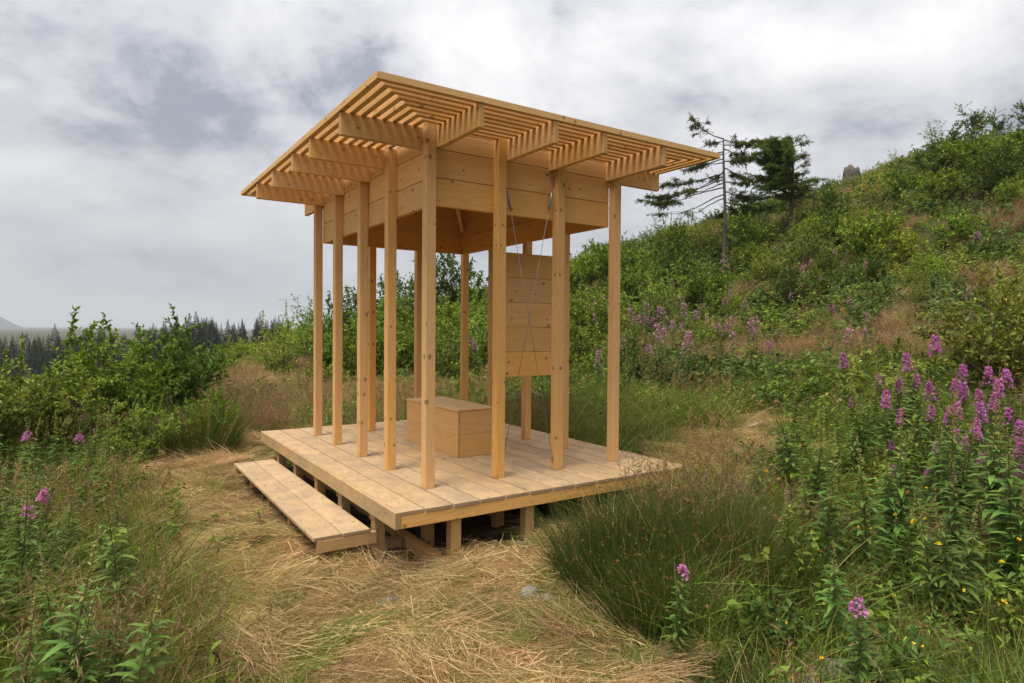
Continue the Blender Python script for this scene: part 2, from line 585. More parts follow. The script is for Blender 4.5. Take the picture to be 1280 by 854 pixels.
gx = axis_coords(-7000, -7, 9, 7000, 0.11, 1.09)
gy = axis_coords(-3000, 1.5, 13, 9000, 0.11, 1.09)
XX, YY = np.meshgrid(gx, gy)
ZZ = ground_z(XX, YY)
gv = np.stack([XX, YY, ZZ], -1).reshape(-1, 3)
ny, nx = XX.shape
ii = (np.arange(ny - 1)[:, None] * nx + np.arange(nx - 1)[None]).ravel()
gq = np.stack([ii, ii + 1, ii + nx + 1, ii + nx], 1)
cxm = gv[gq].mean(1)
dry = clearing(cxm[:, 0], cxm[:, 1])
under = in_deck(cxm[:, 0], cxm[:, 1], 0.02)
pinkm = 0.45 * smooth(0.5, 0.75, vnoise(cxm[:, 0], cxm[:, 1], 3.0, 8)) * (cxm[:, 1] > 9)
gcol = (np.array([0.06, 0.065, 0.028])[None] * (1 - dry[:, None]) + np.array([0.34, 0.265, 0.15])[None] * dry[:, None])
gcol = gcol * (1 - pinkm[:, None]) + np.array([0.14, 0.10, 0.06])[None] * pinkm[:, None]
gcol[under] = np.array([0.085, 0.065, 0.04])  # bare soil below deck and step, its colour darkened to paint in their shade
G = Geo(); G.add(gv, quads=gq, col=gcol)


def ground_mat():
    mt, t = new_mat('ground')
    lk = t.links.new
    at = nd(t, 'ShaderNodeAttribute', attribute_name='col')
    tcn = nd(t, 'ShaderNodeTexCoord')
    n1 = nd(t, 'ShaderNodeTexNoise', i_Scale=7.0, i_Detail=9.0, i_Roughness=0.7); lk(tcn.outputs['Object'], n1.inputs['Vector'])
    n2 = nd(t, 'ShaderNodeTexNoise', i_Scale=55.0, i_Detail=5.0, i_Roughness=0.7); lk(tcn.outputs['Object'], n2.inputs['Vector'])
    f = ramp(t, n1.outputs[0], [(0.35, (0.55, 0.52, 0.46)), (0.65, (1.15, 1.1, 1.0))])
    c = mix_c(t, 1.0, at.outputs['Color'], f, 'MULTIPLY')
    f2 = ramp(t, n2.outputs[0], [(0.3, (0.6,) * 3), (0.7, (1.2,) * 3)])
    c = mix_c(t, 1.0, c, f2, 'MULTIPLY')
    pb = nd(t, 'ShaderNodeBsdfPrincipled', i_Roughness=0.95)
    pb.inputs['Specular IOR Level'].default_value = 0.1
    lk(c, pb.inputs['Base Color'])
    bp = nd(t, 'ShaderNodeBump', i_Strength=0.9, i_Distance=0.02)
    lk(n2.outputs[0], bp.inputs['Height']); lk(bp.outputs[0], pb.inputs['Normal'])
    out = nd(t, 'ShaderNodeOutputMaterial'); lk(pb.outputs[0], out.inputs[0])
    return mt


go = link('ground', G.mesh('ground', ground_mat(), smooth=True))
tag(go, 'uneven ground rising into a hillside', 'ground', kind='structure')

# far wooded hill beyond the valley, outside the haze-free near field
fx = np.linspace(-3600, -900, 120); fy = np.linspace(1500, 3400, 50)
FX, FY = np.meshgrid(fx, fy)
prof = 210 * smooth(0, 1, (-1925 - FX) / 330) + 10 * vnoise(FX, FY, 70, 21) + 7 * vnoise(FX, FY, 22, 22)
FZ = -75 + (prof + 10) * np.exp(-((FY - 2400) / 420) ** 2)
fq = (np.arange(49)[:, None] * 120 + np.arange(119)[None]).ravel()
Gf = Geo(); Gf.add(np.stack([FX, FY, FZ], -1).reshape(-1, 3), quads=np.stack([fq, fq + 1, fq + 121, fq + 120], 1), col=(0.03, 0.05, 0.03))
tag(link('far_hill', Gf.mesh('far_hill', simple_mat('far_wood', (0.035, 0.055, 0.03), 0.95, 0, 0.4, 0.02), smooth=True)),
    'wooded hill far across the valley', 'hill', kind='structure')

# ================================================================ pavilion
PC = pav_to_world(1.45, 2.03)
PBASE = gz(*PC)
pav = empty('pavilion', (PC[0], PC[1], PBASE), TH)
tag(pav, 'open larch timber pavilion with slatted flat roof, slender posts and raised plank deck', 'pavilion')
OX, OY, OZ = 1.45, 2.03, PBASE - DECKZ      # local = pav coords - (OX, OY, OZ)

_cache = {}


def cham_box(l, w, h, c=0.003):
    key = (round(l, 4), round(w, 4), round(h, 4))
    if key in _cache: return _cache[key]
    hs = np.array([l, w, h]) / 2
    V = []; idx = {}
    for sx in (-1, 1):
        for sy in (-1, 1):
            for sz in (-1, 1):
                s = np.array([sx, sy, sz])
                for ax in range(3):
                    p = s * (hs - c); p[ax] = s[ax] * hs[ax]
                    idx[(sx, sy, sz, ax)] = len(V); V.append(p)
    Fc = []

    def face(ids):
        pts = [np.array(V[i]) for i in ids]
        nrm = np.cross(pts[1] - pts[0], pts[2] - pts[0])
        if nrm @ sum(pts) < 0: ids = ids[::-1]
        Fc.append(ids)
    S = (-1, 1)
    for ax in range(3):
        o = [a for a in range(3) if a != ax]
        for s in S:
            ids = []
            for a, b in ((-1, -1), (1, -1), (1, 1), (-1, 1)):
                k = [0, 0, 0]; k[ax] = s; k[o[0]] = a; k[o[1]] = b
                ids.append(idx[(*k, ax)])
            face(ids)
        for a in S:            # edges running along ax
            for b in S:
                k0 = [0, 0, 0]; k1 = [0, 0, 0]
                k0[ax] = -1; k1[ax] = 1
                for k in (k0, k1): k[o[0]] = a; k[o[1]] = b
                face([idx[(*k0, o[0])], idx[(*k1, o[0])], idx[(*k1, o[1])], idx[(*k0, o[1])]])
    for sx in S:
        for sy in S:
            for sz in S:
                face([idx[(sx, sy, sz, i)] for i in range(3)])
    _cache[key] = (V, Fc)
    return V, Fc


_mesh_cache = {}


def board(name, x, y, z, mat, parent, off=(OX, OY, OZ), rng=random, wob=0.0):
    """a chamfered timber; local X runs along its length so the grain does too"""
    d = [x[1] - x[0], y[1] - y[0], z[1] - z[0]]
    ax = int(np.argmax(d))
    if ax == 0: dims = (d[0], d[1], d[2]); rot = (0, 0, 0)
    elif ax == 1: dims = (d[1], d[0], d[2]); rot = (0, 0, math.pi / 2)
    else: dims = (d[2], d[1], d[0]); rot = (0, math.pi / 2, 0)
    key = (tuple(round(v, 4) for v in dims), mat.name)
    if key not in _mesh_cache:
        V, Fc = cham_box(*dims)
        me = bpy.data.meshes.new(name)
        me.from_pydata([tuple(v) for v in V], [], Fc); me.update()
        me.materials.append(mat)
        _mesh_cache[key] = me
    o = bpy.data.objects.new(name, _mesh_cache[key])
    COL.objects.link(o)
    o.parent = parent
    o.location = ((x[0] + x[1]) / 2 - off[0], (y[0] + y[1]) / 2 - off[1], (z[0] + z[1]) / 2 - off[2])
    o.rotation_euler = tuple(r + rng.uniform(-wob, wob) for r in rot)
    return o


W_, L_ = 2.908, 4.058
# deck: thirteen planks running away from the open edge
pw = W_ / 13
for i in range(13):
    dz = random.uniform(-0.0015, 0.0015)
    e0 = random.uniform(-0.004, 0.006)
    board('deck_plank', (i * pw + 0.006 if i else 0.0452, (i + 1) * pw - 0.006), (-e0, L_ + random.uniform(-0.004, 0.006)), (-0.030 + dz, dz), M_DECK, pav)
# rim joists
board('rim_joist', (0.0, 0.0445), (0.0, L_), (-0.118, 0.0), M_DECK, pav)
board('rim_joist', (W_ - 0.046, W_ - 0.001), (0.003, L_), (-0.118, -0.0318), M_WOOD, pav)
board('rim_joist', (0.048, W_ - 0.048), (0.004, 0.049), (-0.118, -0.0318), M_WOOD, pav)
board('rim_joist', (0.048, W_ - 0.048), (L_ - 0.049, L_ - 0.004), (-0.118, -0.0318), M_WOOD, pav)
PX = [0.46, 1.115, 1.737, 2.41]
PY = [0.485, 1.252, 1.94, 2.688, 3.395]
PS = 0.082
for y in PY:
    board('floor_joist', (0.05, W_ - 0.05), (y + 0.086, y + 0.131), (-0.200, -0.0318), M_STUMPWOOD, pav)


def zg(X, Y):
    a = pav_to_world(X, Y)
    return gz(*a) - DECKZ          # pav z of the ground


# footing posts: an edge row on each side plus inner rows
foot = [(0.02, y) for y in PY] + [(x, 0.05) for x in PX] + [(x, y) for x in PX for y in PY] + [(W_ - 0.12, y) for y in PY]
for (x, y) in foot:
    zt = -0.1195 if y == 0.05 else -0.034
    if x == 0.02:
        board('footing_post', (x + 0.028, x + 0.11), (y, y + PS), (min(zg(x, y) - 0.08, -0.2), zt), M_STUMPWOOD, pav)
    else:
        board('footing_post', (x, x + PS), (y if y > 0.1 else y + 0.001, y + PS), (min(zg(x, y) - 0.08, -0.2), zt), M_STUMPWOOD, pav)
# ground timbers lying between the footings
board('ground_beam', (0.33, 0.41), (0.10, 3.7), (-0.47, -0.375), M_STUMPWOOD, pav)
board('ground_beam', (0.13, 0.32), (0.60, 0.68), (-0.47, -0.385), M_STUMPWOOD, pav)
board('ground_beam', (1.25, 1.33), (0.7, 3.7), (-0.42, -0.32), M_STUMPWOOD, pav)

# step along the open side
def part_empty(name, X, Y, Z):
    e = bpy.data.objects.new(name, None); COL.objects.link(e)
    e.empty_display_size = 0.1; e.parent = pav
    e.location = (X - OX, Y - OY, Z - OZ)
    return e


stp = part_empty('step', -0.21, 1.91, -0.25)


def sub(parent_obj, name, x, y, z, mat):
    """sub-part placed in pavilion coordinates but parented to a part"""
    l = parent_obj.location
    return board(name, x, y, z, mat, parent_obj, (OX + l[0], OY + l[1], OZ + l[2]))


sub(stp, 'step_plank', (-0.422, -0.217), (0.44, 3.38), (-0.247, -0.220), M_DECK)
sub(stp, 'step_plank', (-0.212, -0.006), (0.436, 3.384), (-0.2465, -0.2195), M_DECK)
for y in PY:
    sub(stp, 'step_bearer', (-0.395, 0.047), (y - 0.0475, y - 0.0025), (-0.335, -0.2485), M_STUMPWOOD)

# posts, full height
RB, RT = 2.66, 2.829
posts = [(PX[0], y) for y in PY] + [(PX[3], y) for y in PY] + [(x, PY[0]) for x in PX[1:3]] + [(x, PY[4]) for x in PX[1:3]]
for (x, y) in posts:
    board('post', (x, x + PS), (y, y + PS), (0.0005, RT - 0.001), M_WOOD, pav, wob=0.0012)

# ring of boards hung inside the posts
RX = (PX[0] + PS + 0.001, PX[3] - 0.001)
RY = (PY[0] + PS + 0.001, PY[4] - 0.001)
th = 0.04
for (z0, z1) in ((2.232, 2.4535), (2.458, 2.6785), (2.683, 2.826)):
    board('ring_board', RX, (RY[0], RY[0] + th), (z0, z1), M_WOOD, pav)
    board('ring_board', RX, (RY[1] - th, RY[1]), (z0, z1), M_WOOD, pav)
    board('ring_board', (RX[0], RX[0] + th), (RY[0] + th + 0.001, RY[1] - th - 0.001), (z0, z1), M_WOOD, pav)
    board('ring_board', (RX[1] - th, RX[1]), (RY[0] + th + 0.001, RY[1] - th - 0.001), (z0, z1), M_WOOD, pav)

# rafters nailed to the sides of the posts
EX0, EX1, EY0, EY1 = -0.205, 3.095, -0.17, 4.17
rw = 0.045
ry = [PY[0] + PS + 0.002, PY[1] + PS + 0.002, PY[2] - rw - 0.002, PY[3] - rw - 0.002, PY[4] - rw - 0.002]
rx = [PX[0] + PS + 0.002, PX[1] + PS + 0.002, PX[2] - rw - 0.002, PX[3] - rw - 0.002]
for y in ry:
    board('rafter', (EX0 + 0.012, RX[0] - 0.001), (y, y + rw), (RB, RT), M_WOOD, pav)
    board('rafter', (RX[1] + 0.001, EX1 - 0.012), (y, y + rw), (RB, RT), M_WOOD, pav)
for x in rx:
    board('rafter', (x, x + rw), (EY0 + 0.012, RY[0] - 0.001), (RB, RT), M_WOOD, pav)
    board('rafter', (x, x + rw), (RY[1] + 0.001, EY1 - 0.012), (RB, RT), M_WOOD, pav)


def slat(p_out0, p_out1, p_in1, p_in0, z0, z1):
    """mitred slat from its four plan corners"""
    c = (np.array(p_out0) + p_out1 + p_in1 + p_in0) / 4
    pts = [np.array(q) - c for q in (p_out0, p_out1, p_in1, p_in0)]
    d = pts[1] - pts[0]; a = math.atan2(d[1], d[0])
    ca, sa = math.cos(-a), math.sin(-a)
    loc = [(ca * q[0] - sa * q[1], sa * q[0] + ca * q[1]) for q in pts]
    h = (z1 - z0) / 2
    ch = 0.003
    V = [(x, y, -h + 0.0) for x, y in loc] + [(x, y, h) for x, y in loc]
    F = [(0, 1, 2, 3), (7, 6, 5, 4), (0, 4, 5, 1), (1, 5, 6, 2), (2, 6, 7, 3), (3, 7, 4, 0)]
    # orient outwards
    ar = sum(loc[i][0] * loc[(i + 1) % 4][1] - loc[(i + 1) % 4][0] * loc[i][1] for i in range(4))
    if ar > 0: F = [f[::-1] for f in F]
    me = bpy.data.meshes.new('slat'); me.from_pydata(V, [], F); me.update(); me.materials.append(M_WOOD)
    o = link('roof_slat', me, pav, (c[0] - OX, c[1] - OY, (z0 + z1) / 2 - OZ))
    o.rotation_euler = (0, 0, a)


NS = 9
SW = 0.042
for k in range(NS):
    f = k / NS
    x0 = EX0 + (RX[0] - EX0) * f; x1 = EX1 + (RX[1] - EX1) * f
    y0 = EY0 + (RY[0] - EY0) * f; y1 = EY1 + (RY[1] - EY1) * f
    w = SW if k else 0.045
    z0, z1 = RT + 0.0005, RT + 0.0445
    o_ = [(x0, y0), (x1, y0), (x1, y1), (x0, y1)]
    i_ = [(x0 + w, y0 + w), (x1 - w, y0 + w), (x1 - w, y1 - w), (x0 + w, y1 - w)]
    for s in range(4):
        dz = random.uniform(-0.001, 0.001)
        slat(np.array(o_[s]), np.array(o_[(s + 1) % 4]), np.array(i_[(s + 1) % 4]), np.array(i_[s]), z0, z1 + dz)
# closed boards over the ring, and the hips below them
nb = 9
bw = (RX[1] - RX[0] - 0.004) / nb
for i in range(nb):
    board('roof_board', (RX[0] + 0.002 + i * bw, RX[0] + (i + 1) * bw), (RY[0] + 0.002, RY[1] - 0.002), (RT + 0.0005, RT + 0.0245), M_WOOD, pav)


def bar(name, a, b, w, h, mat, parent=pav):
    a = Vector(a); b = Vector(b); d = b - a
    l = d.length
    V, Fc = cham_box(l, w, h)
    me = bpy.data.meshes.new(name); me.from_pydata([tuple(v) for v in V], [], Fc); me.update(); me.materials.append(mat)
    o = link(name, me, parent, (a + b) / 2 - Vector((OX, OY, OZ)))
    o.rotation_euler = d.to_track_quat('X', 'Z').to_euler()
    return o


ctr = ((RX[0] + RX[1]) / 2, (RY[0] + RY[1]) / 2, 2.79)
for cxp in (RX[0] + th, RX[1] - th):
    for cyp in (RY[0] + th, RY[1] - th):
        bar('hip_brace', (cxp, cyp, 2.55), ctr, 0.045, 0.07, M_WOOD)

# hung wall panel of five boards against the rear post
pan = part_empty('wall_panel', 2.0, 1.289, 0.782)
for i in range(5):
    sub(pan, 'panel_board', (1.60, PX[3] - 0.001), (1.275, 1.303), (0.782 + 0.247 * i, 0.782 + 0.247 * (i + 1) - 0.0045), M_WOOD)

# crossed bracing cables with turnbuckles between two front posts
yA = PY[0] + 0.045


def cable(a, b):
    a = np.array(a); b = np.array(b); d = b - a; n_ = d / np.linalg.norm(d)
    ca = (a + b) / 2
    g = Geo(); tube(g, [a - ca, b - ca], 0.0024, (0.5, 0.5, 0.5), 6)
    o = link('bracing_cable', g.mesh('bracing_cable', M_STEEL, True), pav, tuple(ca - np.array((OX, OY, OZ))))
    g = Geo()
    p0 = a + n_ * 0.10
    tube(g, [p0 - ca, p0 + n_ * 0.03 - ca, p0 + n_ * 0.035 - ca, p0 + n_ * 0.17 - ca, p0 + n_ * 0.175 - ca, p0 + n_ * 0.205 - ca],
         [0.005, 0.005, 0.010, 0.010, 0.005, 0.005], (0.5, 0.5, 0.5), 8)
    link('turnbuckle', g.mesh('turnbuckle', M_STEEL, True), o)
    for e, s in ((a, 1), (b, -1)):
        g = Geo()
        ang = np.linspace(0, 2 * np.pi, 13)
        side = np.cross(n_, [0, 1, 0])
        ring = [e - ca + n_ * s * 0.014 + 0.014 * (math.cos(t) * n_ * -s + math.sin(t) * side) for t in ang]
        tube(g, ring, 0.0035, (0.5, 0.5, 0.5), 6)
        tube(g, [e - ca + n_ * s * 0.002, e - ca - n_ * s * 0.03], 0.0045, (0.5,) * 3, 6)
        link('eye_bolt', g.mesh('eye_bolt', M_STEEL, True), o)


cable((PX[1] + PS + 0.003, yA - 0.006, 2.55), (PX[2] - 0.003, yA - 0.006, 0.085))
cable((PX[2] - 0.003, yA + 0.006, 2.59), (PX[1] + PS + 0.003, yA + 0.006, 0.085))

# ---------------------------------------------------------------- bench chest on the deck
BX0, BX1, BY0, BY1 = 1.25, 1.69, 1.41, 2.60
bc = pav_to_world((BX0 + BX1) / 2, (BY0 + BY1) / 2)
bench = empty('storage_bench', (bc[0], bc[1], DECKZ + 0.001), TH)
tag(bench, 'low wooden box bench with flat lid standing on the pavilion deck', 'bench')
boff = ((BX0 + BX1) / 2, (BY0 + BY1) / 2, 0.0)
for (z0, z1) in ((0.0, 0.2235), (0.225, 0.443)):
    board('side_board', (BX0, BX0 + 0.028), (BY0, BY1), (z0, z1), M_BENCH, bench, boff)
    board('side_board', (BX1 - 0.028, BX1), (BY0, BY1), (z0, z1), M_BENCH, bench, boff)
    board('end_board', (BX0 + 0.0285, BX1 - 0.0285), (BY0 + 0.002, BY0 + 0.030), (z0, z1), M_BENCH, bench, boff)
    board('end_board', (BX0 + 0.0285, BX1 - 0.0285), (BY1 - 0.030, BY1 - 0.002), (z0, z1), M_BENCH, bench, boff)
board('lid', (BX0 - 0.006, BX0 + 0.219), (BY0 - 0.006, BY1 + 0.006), (0.4445, 0.468), M_BENCH, bench, boff)
board('lid', (BX0 + 0.221, BX1 + 0.006), (BY0 - 0.006, BY1 + 0.006), (0.4445, 0.468), M_BENCH, bench, boff)

# ================================================================ vegetation
def r(*s):
    return RNG.random(s)


def disc(n, rad):
    a = RNG.random(n) * 2 * np.pi; q = np.sqrt(RNG.random(n)) * rad
    return np.stack([q * np.cos(a), q * np.sin(a), np.zeros(n)], 1)


def lerp_col(a, b, t):
    t = np.asarray(t)[:, None]
    return np.asarray(a)[None] * (1 - t) + np.asarray(b)[None] * t


GREEN = (0.08, 0.14, 0.022); GREEN2 = (0.155, 0.225, 0.042); DKGREEN = (0.038, 0.075, 0.016); STRAW = (0.58, 0.465, 0.28); STRAW2 = (0.43, 0.32, 0.175)
RUSSET = (0.21, 0.115, 0.062); PINKB = (0.32, 0.195, 0.135); OLIVE = (0.14, 0.15, 0.035)


def grass_tuft(n, rad, h, cols, w=0.005, spread=0.35, droop=0.35, dry=0.15, seg=3):
    g = Geo()
    p = disc(n, rad)
    d = np.stack([RNG.normal(0, spread, n), RNG.normal(0, spread, n), np.ones(n)], 1)
    d[:, :2] += p[:, :2] / max(rad, 1e-3) * 0.25
    Ls = h * (0.45 + 0.65 * r(n))
    b = np.stack([RNG.normal(0, droop, n), RNG.normal(0, droop, n), -np.abs(RNG.normal(0.12, 0.15, n))], 1)
    c = lerp_col(cols[0], cols[1], r(n))
    dm = r(n) < dry
    c[dm] = lerp_col(STRAW, STRAW2, r(dm.sum()))
    c = c * (1 + RNG.normal(0, 0.15, (n, 1)))
    blades(g, p, d, Ls, w * (0.5 + 1.7 * r(n) ** 2), b, c, seg, tipcol=c * 1.05 + np.array([0.02, 0.012, 0.0]))
    return g


def add_panicles(g, n, rad, h, col, stemcol, fuzz=14, size=0.11, lean=0.2):
    """thin culms carrying loose seed heads"""
    p = disc(n, rad)
    d = unit(np.stack([RNG.normal(0, lean, n), RNG.normal(0, lean, n), np.ones(n)], 1))
    Ls = h * (0.7 + 0.4 * r(n))
    b = np.stack([RNG.normal(0, 0.16, n), RNG.normal(0, 0.16, n), -0.06 * np.ones(n)], 1)
    blades(g, p, d, Ls, 0.0028, b, jit(stemcol, n, 0.15), 3)
    t = np.repeat(np.arange(n), fuzz)
    f = 1 - r(n * fuzz) * (size / h) * 2.2
    base = p[t] + d[t] * (Ls[t] * f)[:, None] + b[t] * (Ls[t] * f * f)[:, None]
    ax = d[t] * 0.9 + RNG.normal(0, 0.55, (n * fuzz, 3))
    ax[:, 2] -= 0.15
    leaves(g, base, ax, size * (0.18 + 0.3 * r(n * fuzz)), 0.0022 + 0.0022 * r(n * fuzz), jit(col, n * fuzz, 0.22))


def straw_mat_tuft(n=70, cols=(STRAW, STRAW2), green=0.12, rad=0.16, ln=0.34):
    g = Geo()
    p = disc(n, rad); p[:, 2] = 0.004 + 0.045 * r(n) ** 2
    a = RNG.normal(0, 0.75, n)
    d = np.stack([np.cos(a), np.sin(a), RNG.normal(0.10, 0.14, n)], 1)
    p -= d * ln * 0.4
    p[:, 2] = np.maximum(p[:, 2], 0.003)
    b = np.stack([RNG.normal(0, 0.34, n), RNG.normal(0, 0.34, n), -0.08 * np.ones(n)], 1)
    c = lerp_col(cols[0], cols[1], r(n)) * (1 + RNG.normal(0, 0.16, (n, 1)))
    gm = r(n) < green
    c[gm] = lerp_col(GREEN2, OLIVE, r(gm.sum()))
    blades(g, p, d, ln * (0.5 + 0.8 * r(n)), 0.0020 + 0.0022 * r(n), b, c, 3)
    return g


def herb_clump(n, rad, h, cols, ll=0.07, lw=0.035, wide=False):
    """dome of broad leaves: bramble, nettle, young growth"""
    g = Geo()
    ns = max(6, n // 16)
    sp = disc(ns, rad * 0.35)
    d = unit(np.stack([sp[:, 0] / rad * 1.6 + RNG.normal(0, 0.35, ns), sp[:, 1] / rad * 1.6 + RNG.normal(0, 0.35, ns), np.ones(ns) * 1.0], 1))
    Ls = h * (0.6 + 0.55 * r(ns))
    b = d.copy() * [0.5, 0.5, 0]; b[:, 2] = -0.18
    blades(g, sp, d, Ls, 0.007, b, jit((0.09, 0.075, 0.03), ns), 3)
    t = RNG.integers(0, ns, n); f = 0.25 + 0.78 * r(n)
    base = sp[t] + d[t] * (Ls[t] * f)[:, None] + b[t] * (Ls[t] * f * f)[:, None]
    ax = RNG.normal(0, 1, (n, 3)); ax[:, 2] = ax[:, 2] * 0.35 + 0.12
    ax = unit(ax) + d[t] * 0.25
    c = lerp_col(cols[0], cols[1], r(n)) * (1 + RNG.normal(0, 0.2, (n, 1)))
    rd = r(n) < 0.012
    c[rd] = np.array([0.20, 0.10, 0.04])
    leaves(g, base, ax, ll * (0.55 + 0.7 * r(n)), lw * (0.6 + 0.6 * r(n)), np.clip(c, 0.008, 1))
    return g


def poly_at(pts, f):
    """point on a polyline of k points at parameter array f in 0..1"""
    k = len(pts) - 1
    x = np.clip(f * k, 0, k - 1e-6); i = x.astype(int); u = (x - i)[:, None]
    return pts[i] * (1 - u) + pts[i + 1] * u


def shrub(h, width, nst, nleaf, cols, ll=0.065, lw=0.03, low=0.02, stemcol=(0.10, 0.075, 0.05), whips=0, tw=0.22, top_heavy=0.0):
    """many-stemmed bush; returns (stems, foliage)"""
    gs, gl = Geo(), Geo()
    twigs = []
    for s in range(nst):
        a = random.uniform(0, 2 * math.pi); lean = random.uniform(0.05, 1.0) ** 0.7
        hh = h * random.uniform(0.62, 1.0) * (1 - 0.32 * lean)
        q = np.linspace(0, 1, 6)
        rr = width / 2 * lean * (q ** 1.25)
        wob = np.cumsum(RNG.normal(0, 0.035 * h, (6, 2)), 0) * q[:, None]
        pts = np.stack([rr * math.cos(a) + wob[:, 0] + random.uniform(-.06, .06), rr * math.sin(a) + wob[:, 1] + random.uniform(-.06, .06), hh * q ** 0.85 - 0.04], 1)
        tube(gs, pts, np.linspace(0.016, 0.004, 6) * (h / 2) ** 0.7, stemcol, 4)
        nt_ = random.randint(9, 15)
        for k in range(nt_):
            f = random.uniform(low, 1.0)
            b0 = poly_at(pts, np.array([f]))[0]
            dd = RNG.normal(0, 1, 3); dd[2] = abs(dd[2]) * 0.7 + 0.15
            dd[:2] += 0.7 * np.array([math.cos(a), math.sin(a)]) * lean
            dd = dd / np.linalg.norm(dd)
            ln = h * tw * random.uniform(0.5, 1.25)
            e = b0 + dd * ln; e[2] -= 0.06 * ln
            twigs.append((b0, (b0 + e) / 2 + RNG.normal(0, 0.02, 3), e))
        twigs.append((pts[-2], pts[-1], pts[-1] + np.array([random.gauss(0, .06), random.gauss(0, .06), 0.10 * h])))
    for k in range(whips):
        a = random.uniform(0, 6.28); b0 = np.array([math.cos(a) * width * .3, math.sin(a) * width * .3, h * 0.7])
        e = b0 + np.array([random.gauss(0, .1), random.gauss(0, .1), h * random.uniform(.28, .42)])
        for _ in range(3): twigs.append((b0, (b0 + e) / 2, e))
    tw_ = np.array(twigs)
    nt2 = len(tw_)
    for tt in tw_[::2]:
        tube(gs, tt, [0.0045, 0.0035, 0.002], stemcol, 3)
    ti = RNG.integers(0, nt2, nleaf)
    f = 0.08 + 0.95 * r(nleaf)
    A, B, C = tw_[ti, 0], tw_[ti, 1], tw_[ti, 2]
    ff = f[:, None]
    base = (1 - ff) ** 2 * A + 2 * ff * (1 - ff) * B + ff ** 2 * C
    ax = unit(C - A) * 0.55 + RNG.normal(0, 0.55, (nleaf, 3)); ax[:, 2] += 0.05
    tone = np.clip((tw_[:, 1, 2] / h)[ti] * 0.0 + r(nt2)[ti] * 0.6 + 0.4 * r(nleaf), 0, 1)
    c = lerp_col(cols[0], cols[1], tone) * (1 + RNG.normal(0, 0.16, (nleaf, 1)))
    yel = r(nleaf) < 0.012
    c[yel] = np.array([0.35, 0.26, 0.04])
    leaves(gl, base, ax, ll * (0.55 + 0.65 * r(nleaf)), lw * (0.6 + 0.6 * r(nleaf)), np.clip(c, 0.008, 1))
    return gs, gl


def rush(n, rad, h):
    g = Geo()
    p = disc(n, rad)
    d = np.stack([p[:, 0] / rad * 0.48 + RNG.normal(0, 0.16, n), p[:, 1] / rad * 0.48 + RNG.normal(0, 0.16, n), np.ones(n)], 1)
    Ls = h * (0.5 + 0.55 * r(n))
    b = np.stack([p[:, 0] / rad * 0.12 + RNG.normal(0, 0.09, n), p[:, 1] / rad * 0.12 + RNG.normal(0, 0.09, n), -0.05 * np.ones(n)], 1)
    c = lerp_col((0.035, 0.068, 0.016), (0.09, 0.13, 0.026), r(n))
    dm = r(n) < 0.05
    c[dm] = lerp_col(STRAW, RUSSET, r(dm.sum()))
    blades(g, p, d, Ls, 0.0075, b, c, 4, tipcol=c * 0.95 + np.array([0.015, 0.012, 0.002]))
    # brown flower clusters a hand below the tips
    k = n // 16; sel = RNG.permutation(n)[:k]
    du = unit(d)
    f = (0.72 + 0.2 * r(k))[:, None]
    base = p[sel] + du[sel] * Ls[sel][:, None] * f + b[sel] * Ls[sel][:, None] * f * f
    for _ in range(5):
        ax = RNG.normal(0, 1, (k, 3)) + [0, 0, 0.4]
        leaves(g, base, ax, 0.022 + 0.016 * r(k), 0.010, jit((0.20, 0.115, 0.05), k, 0.25))
    return g


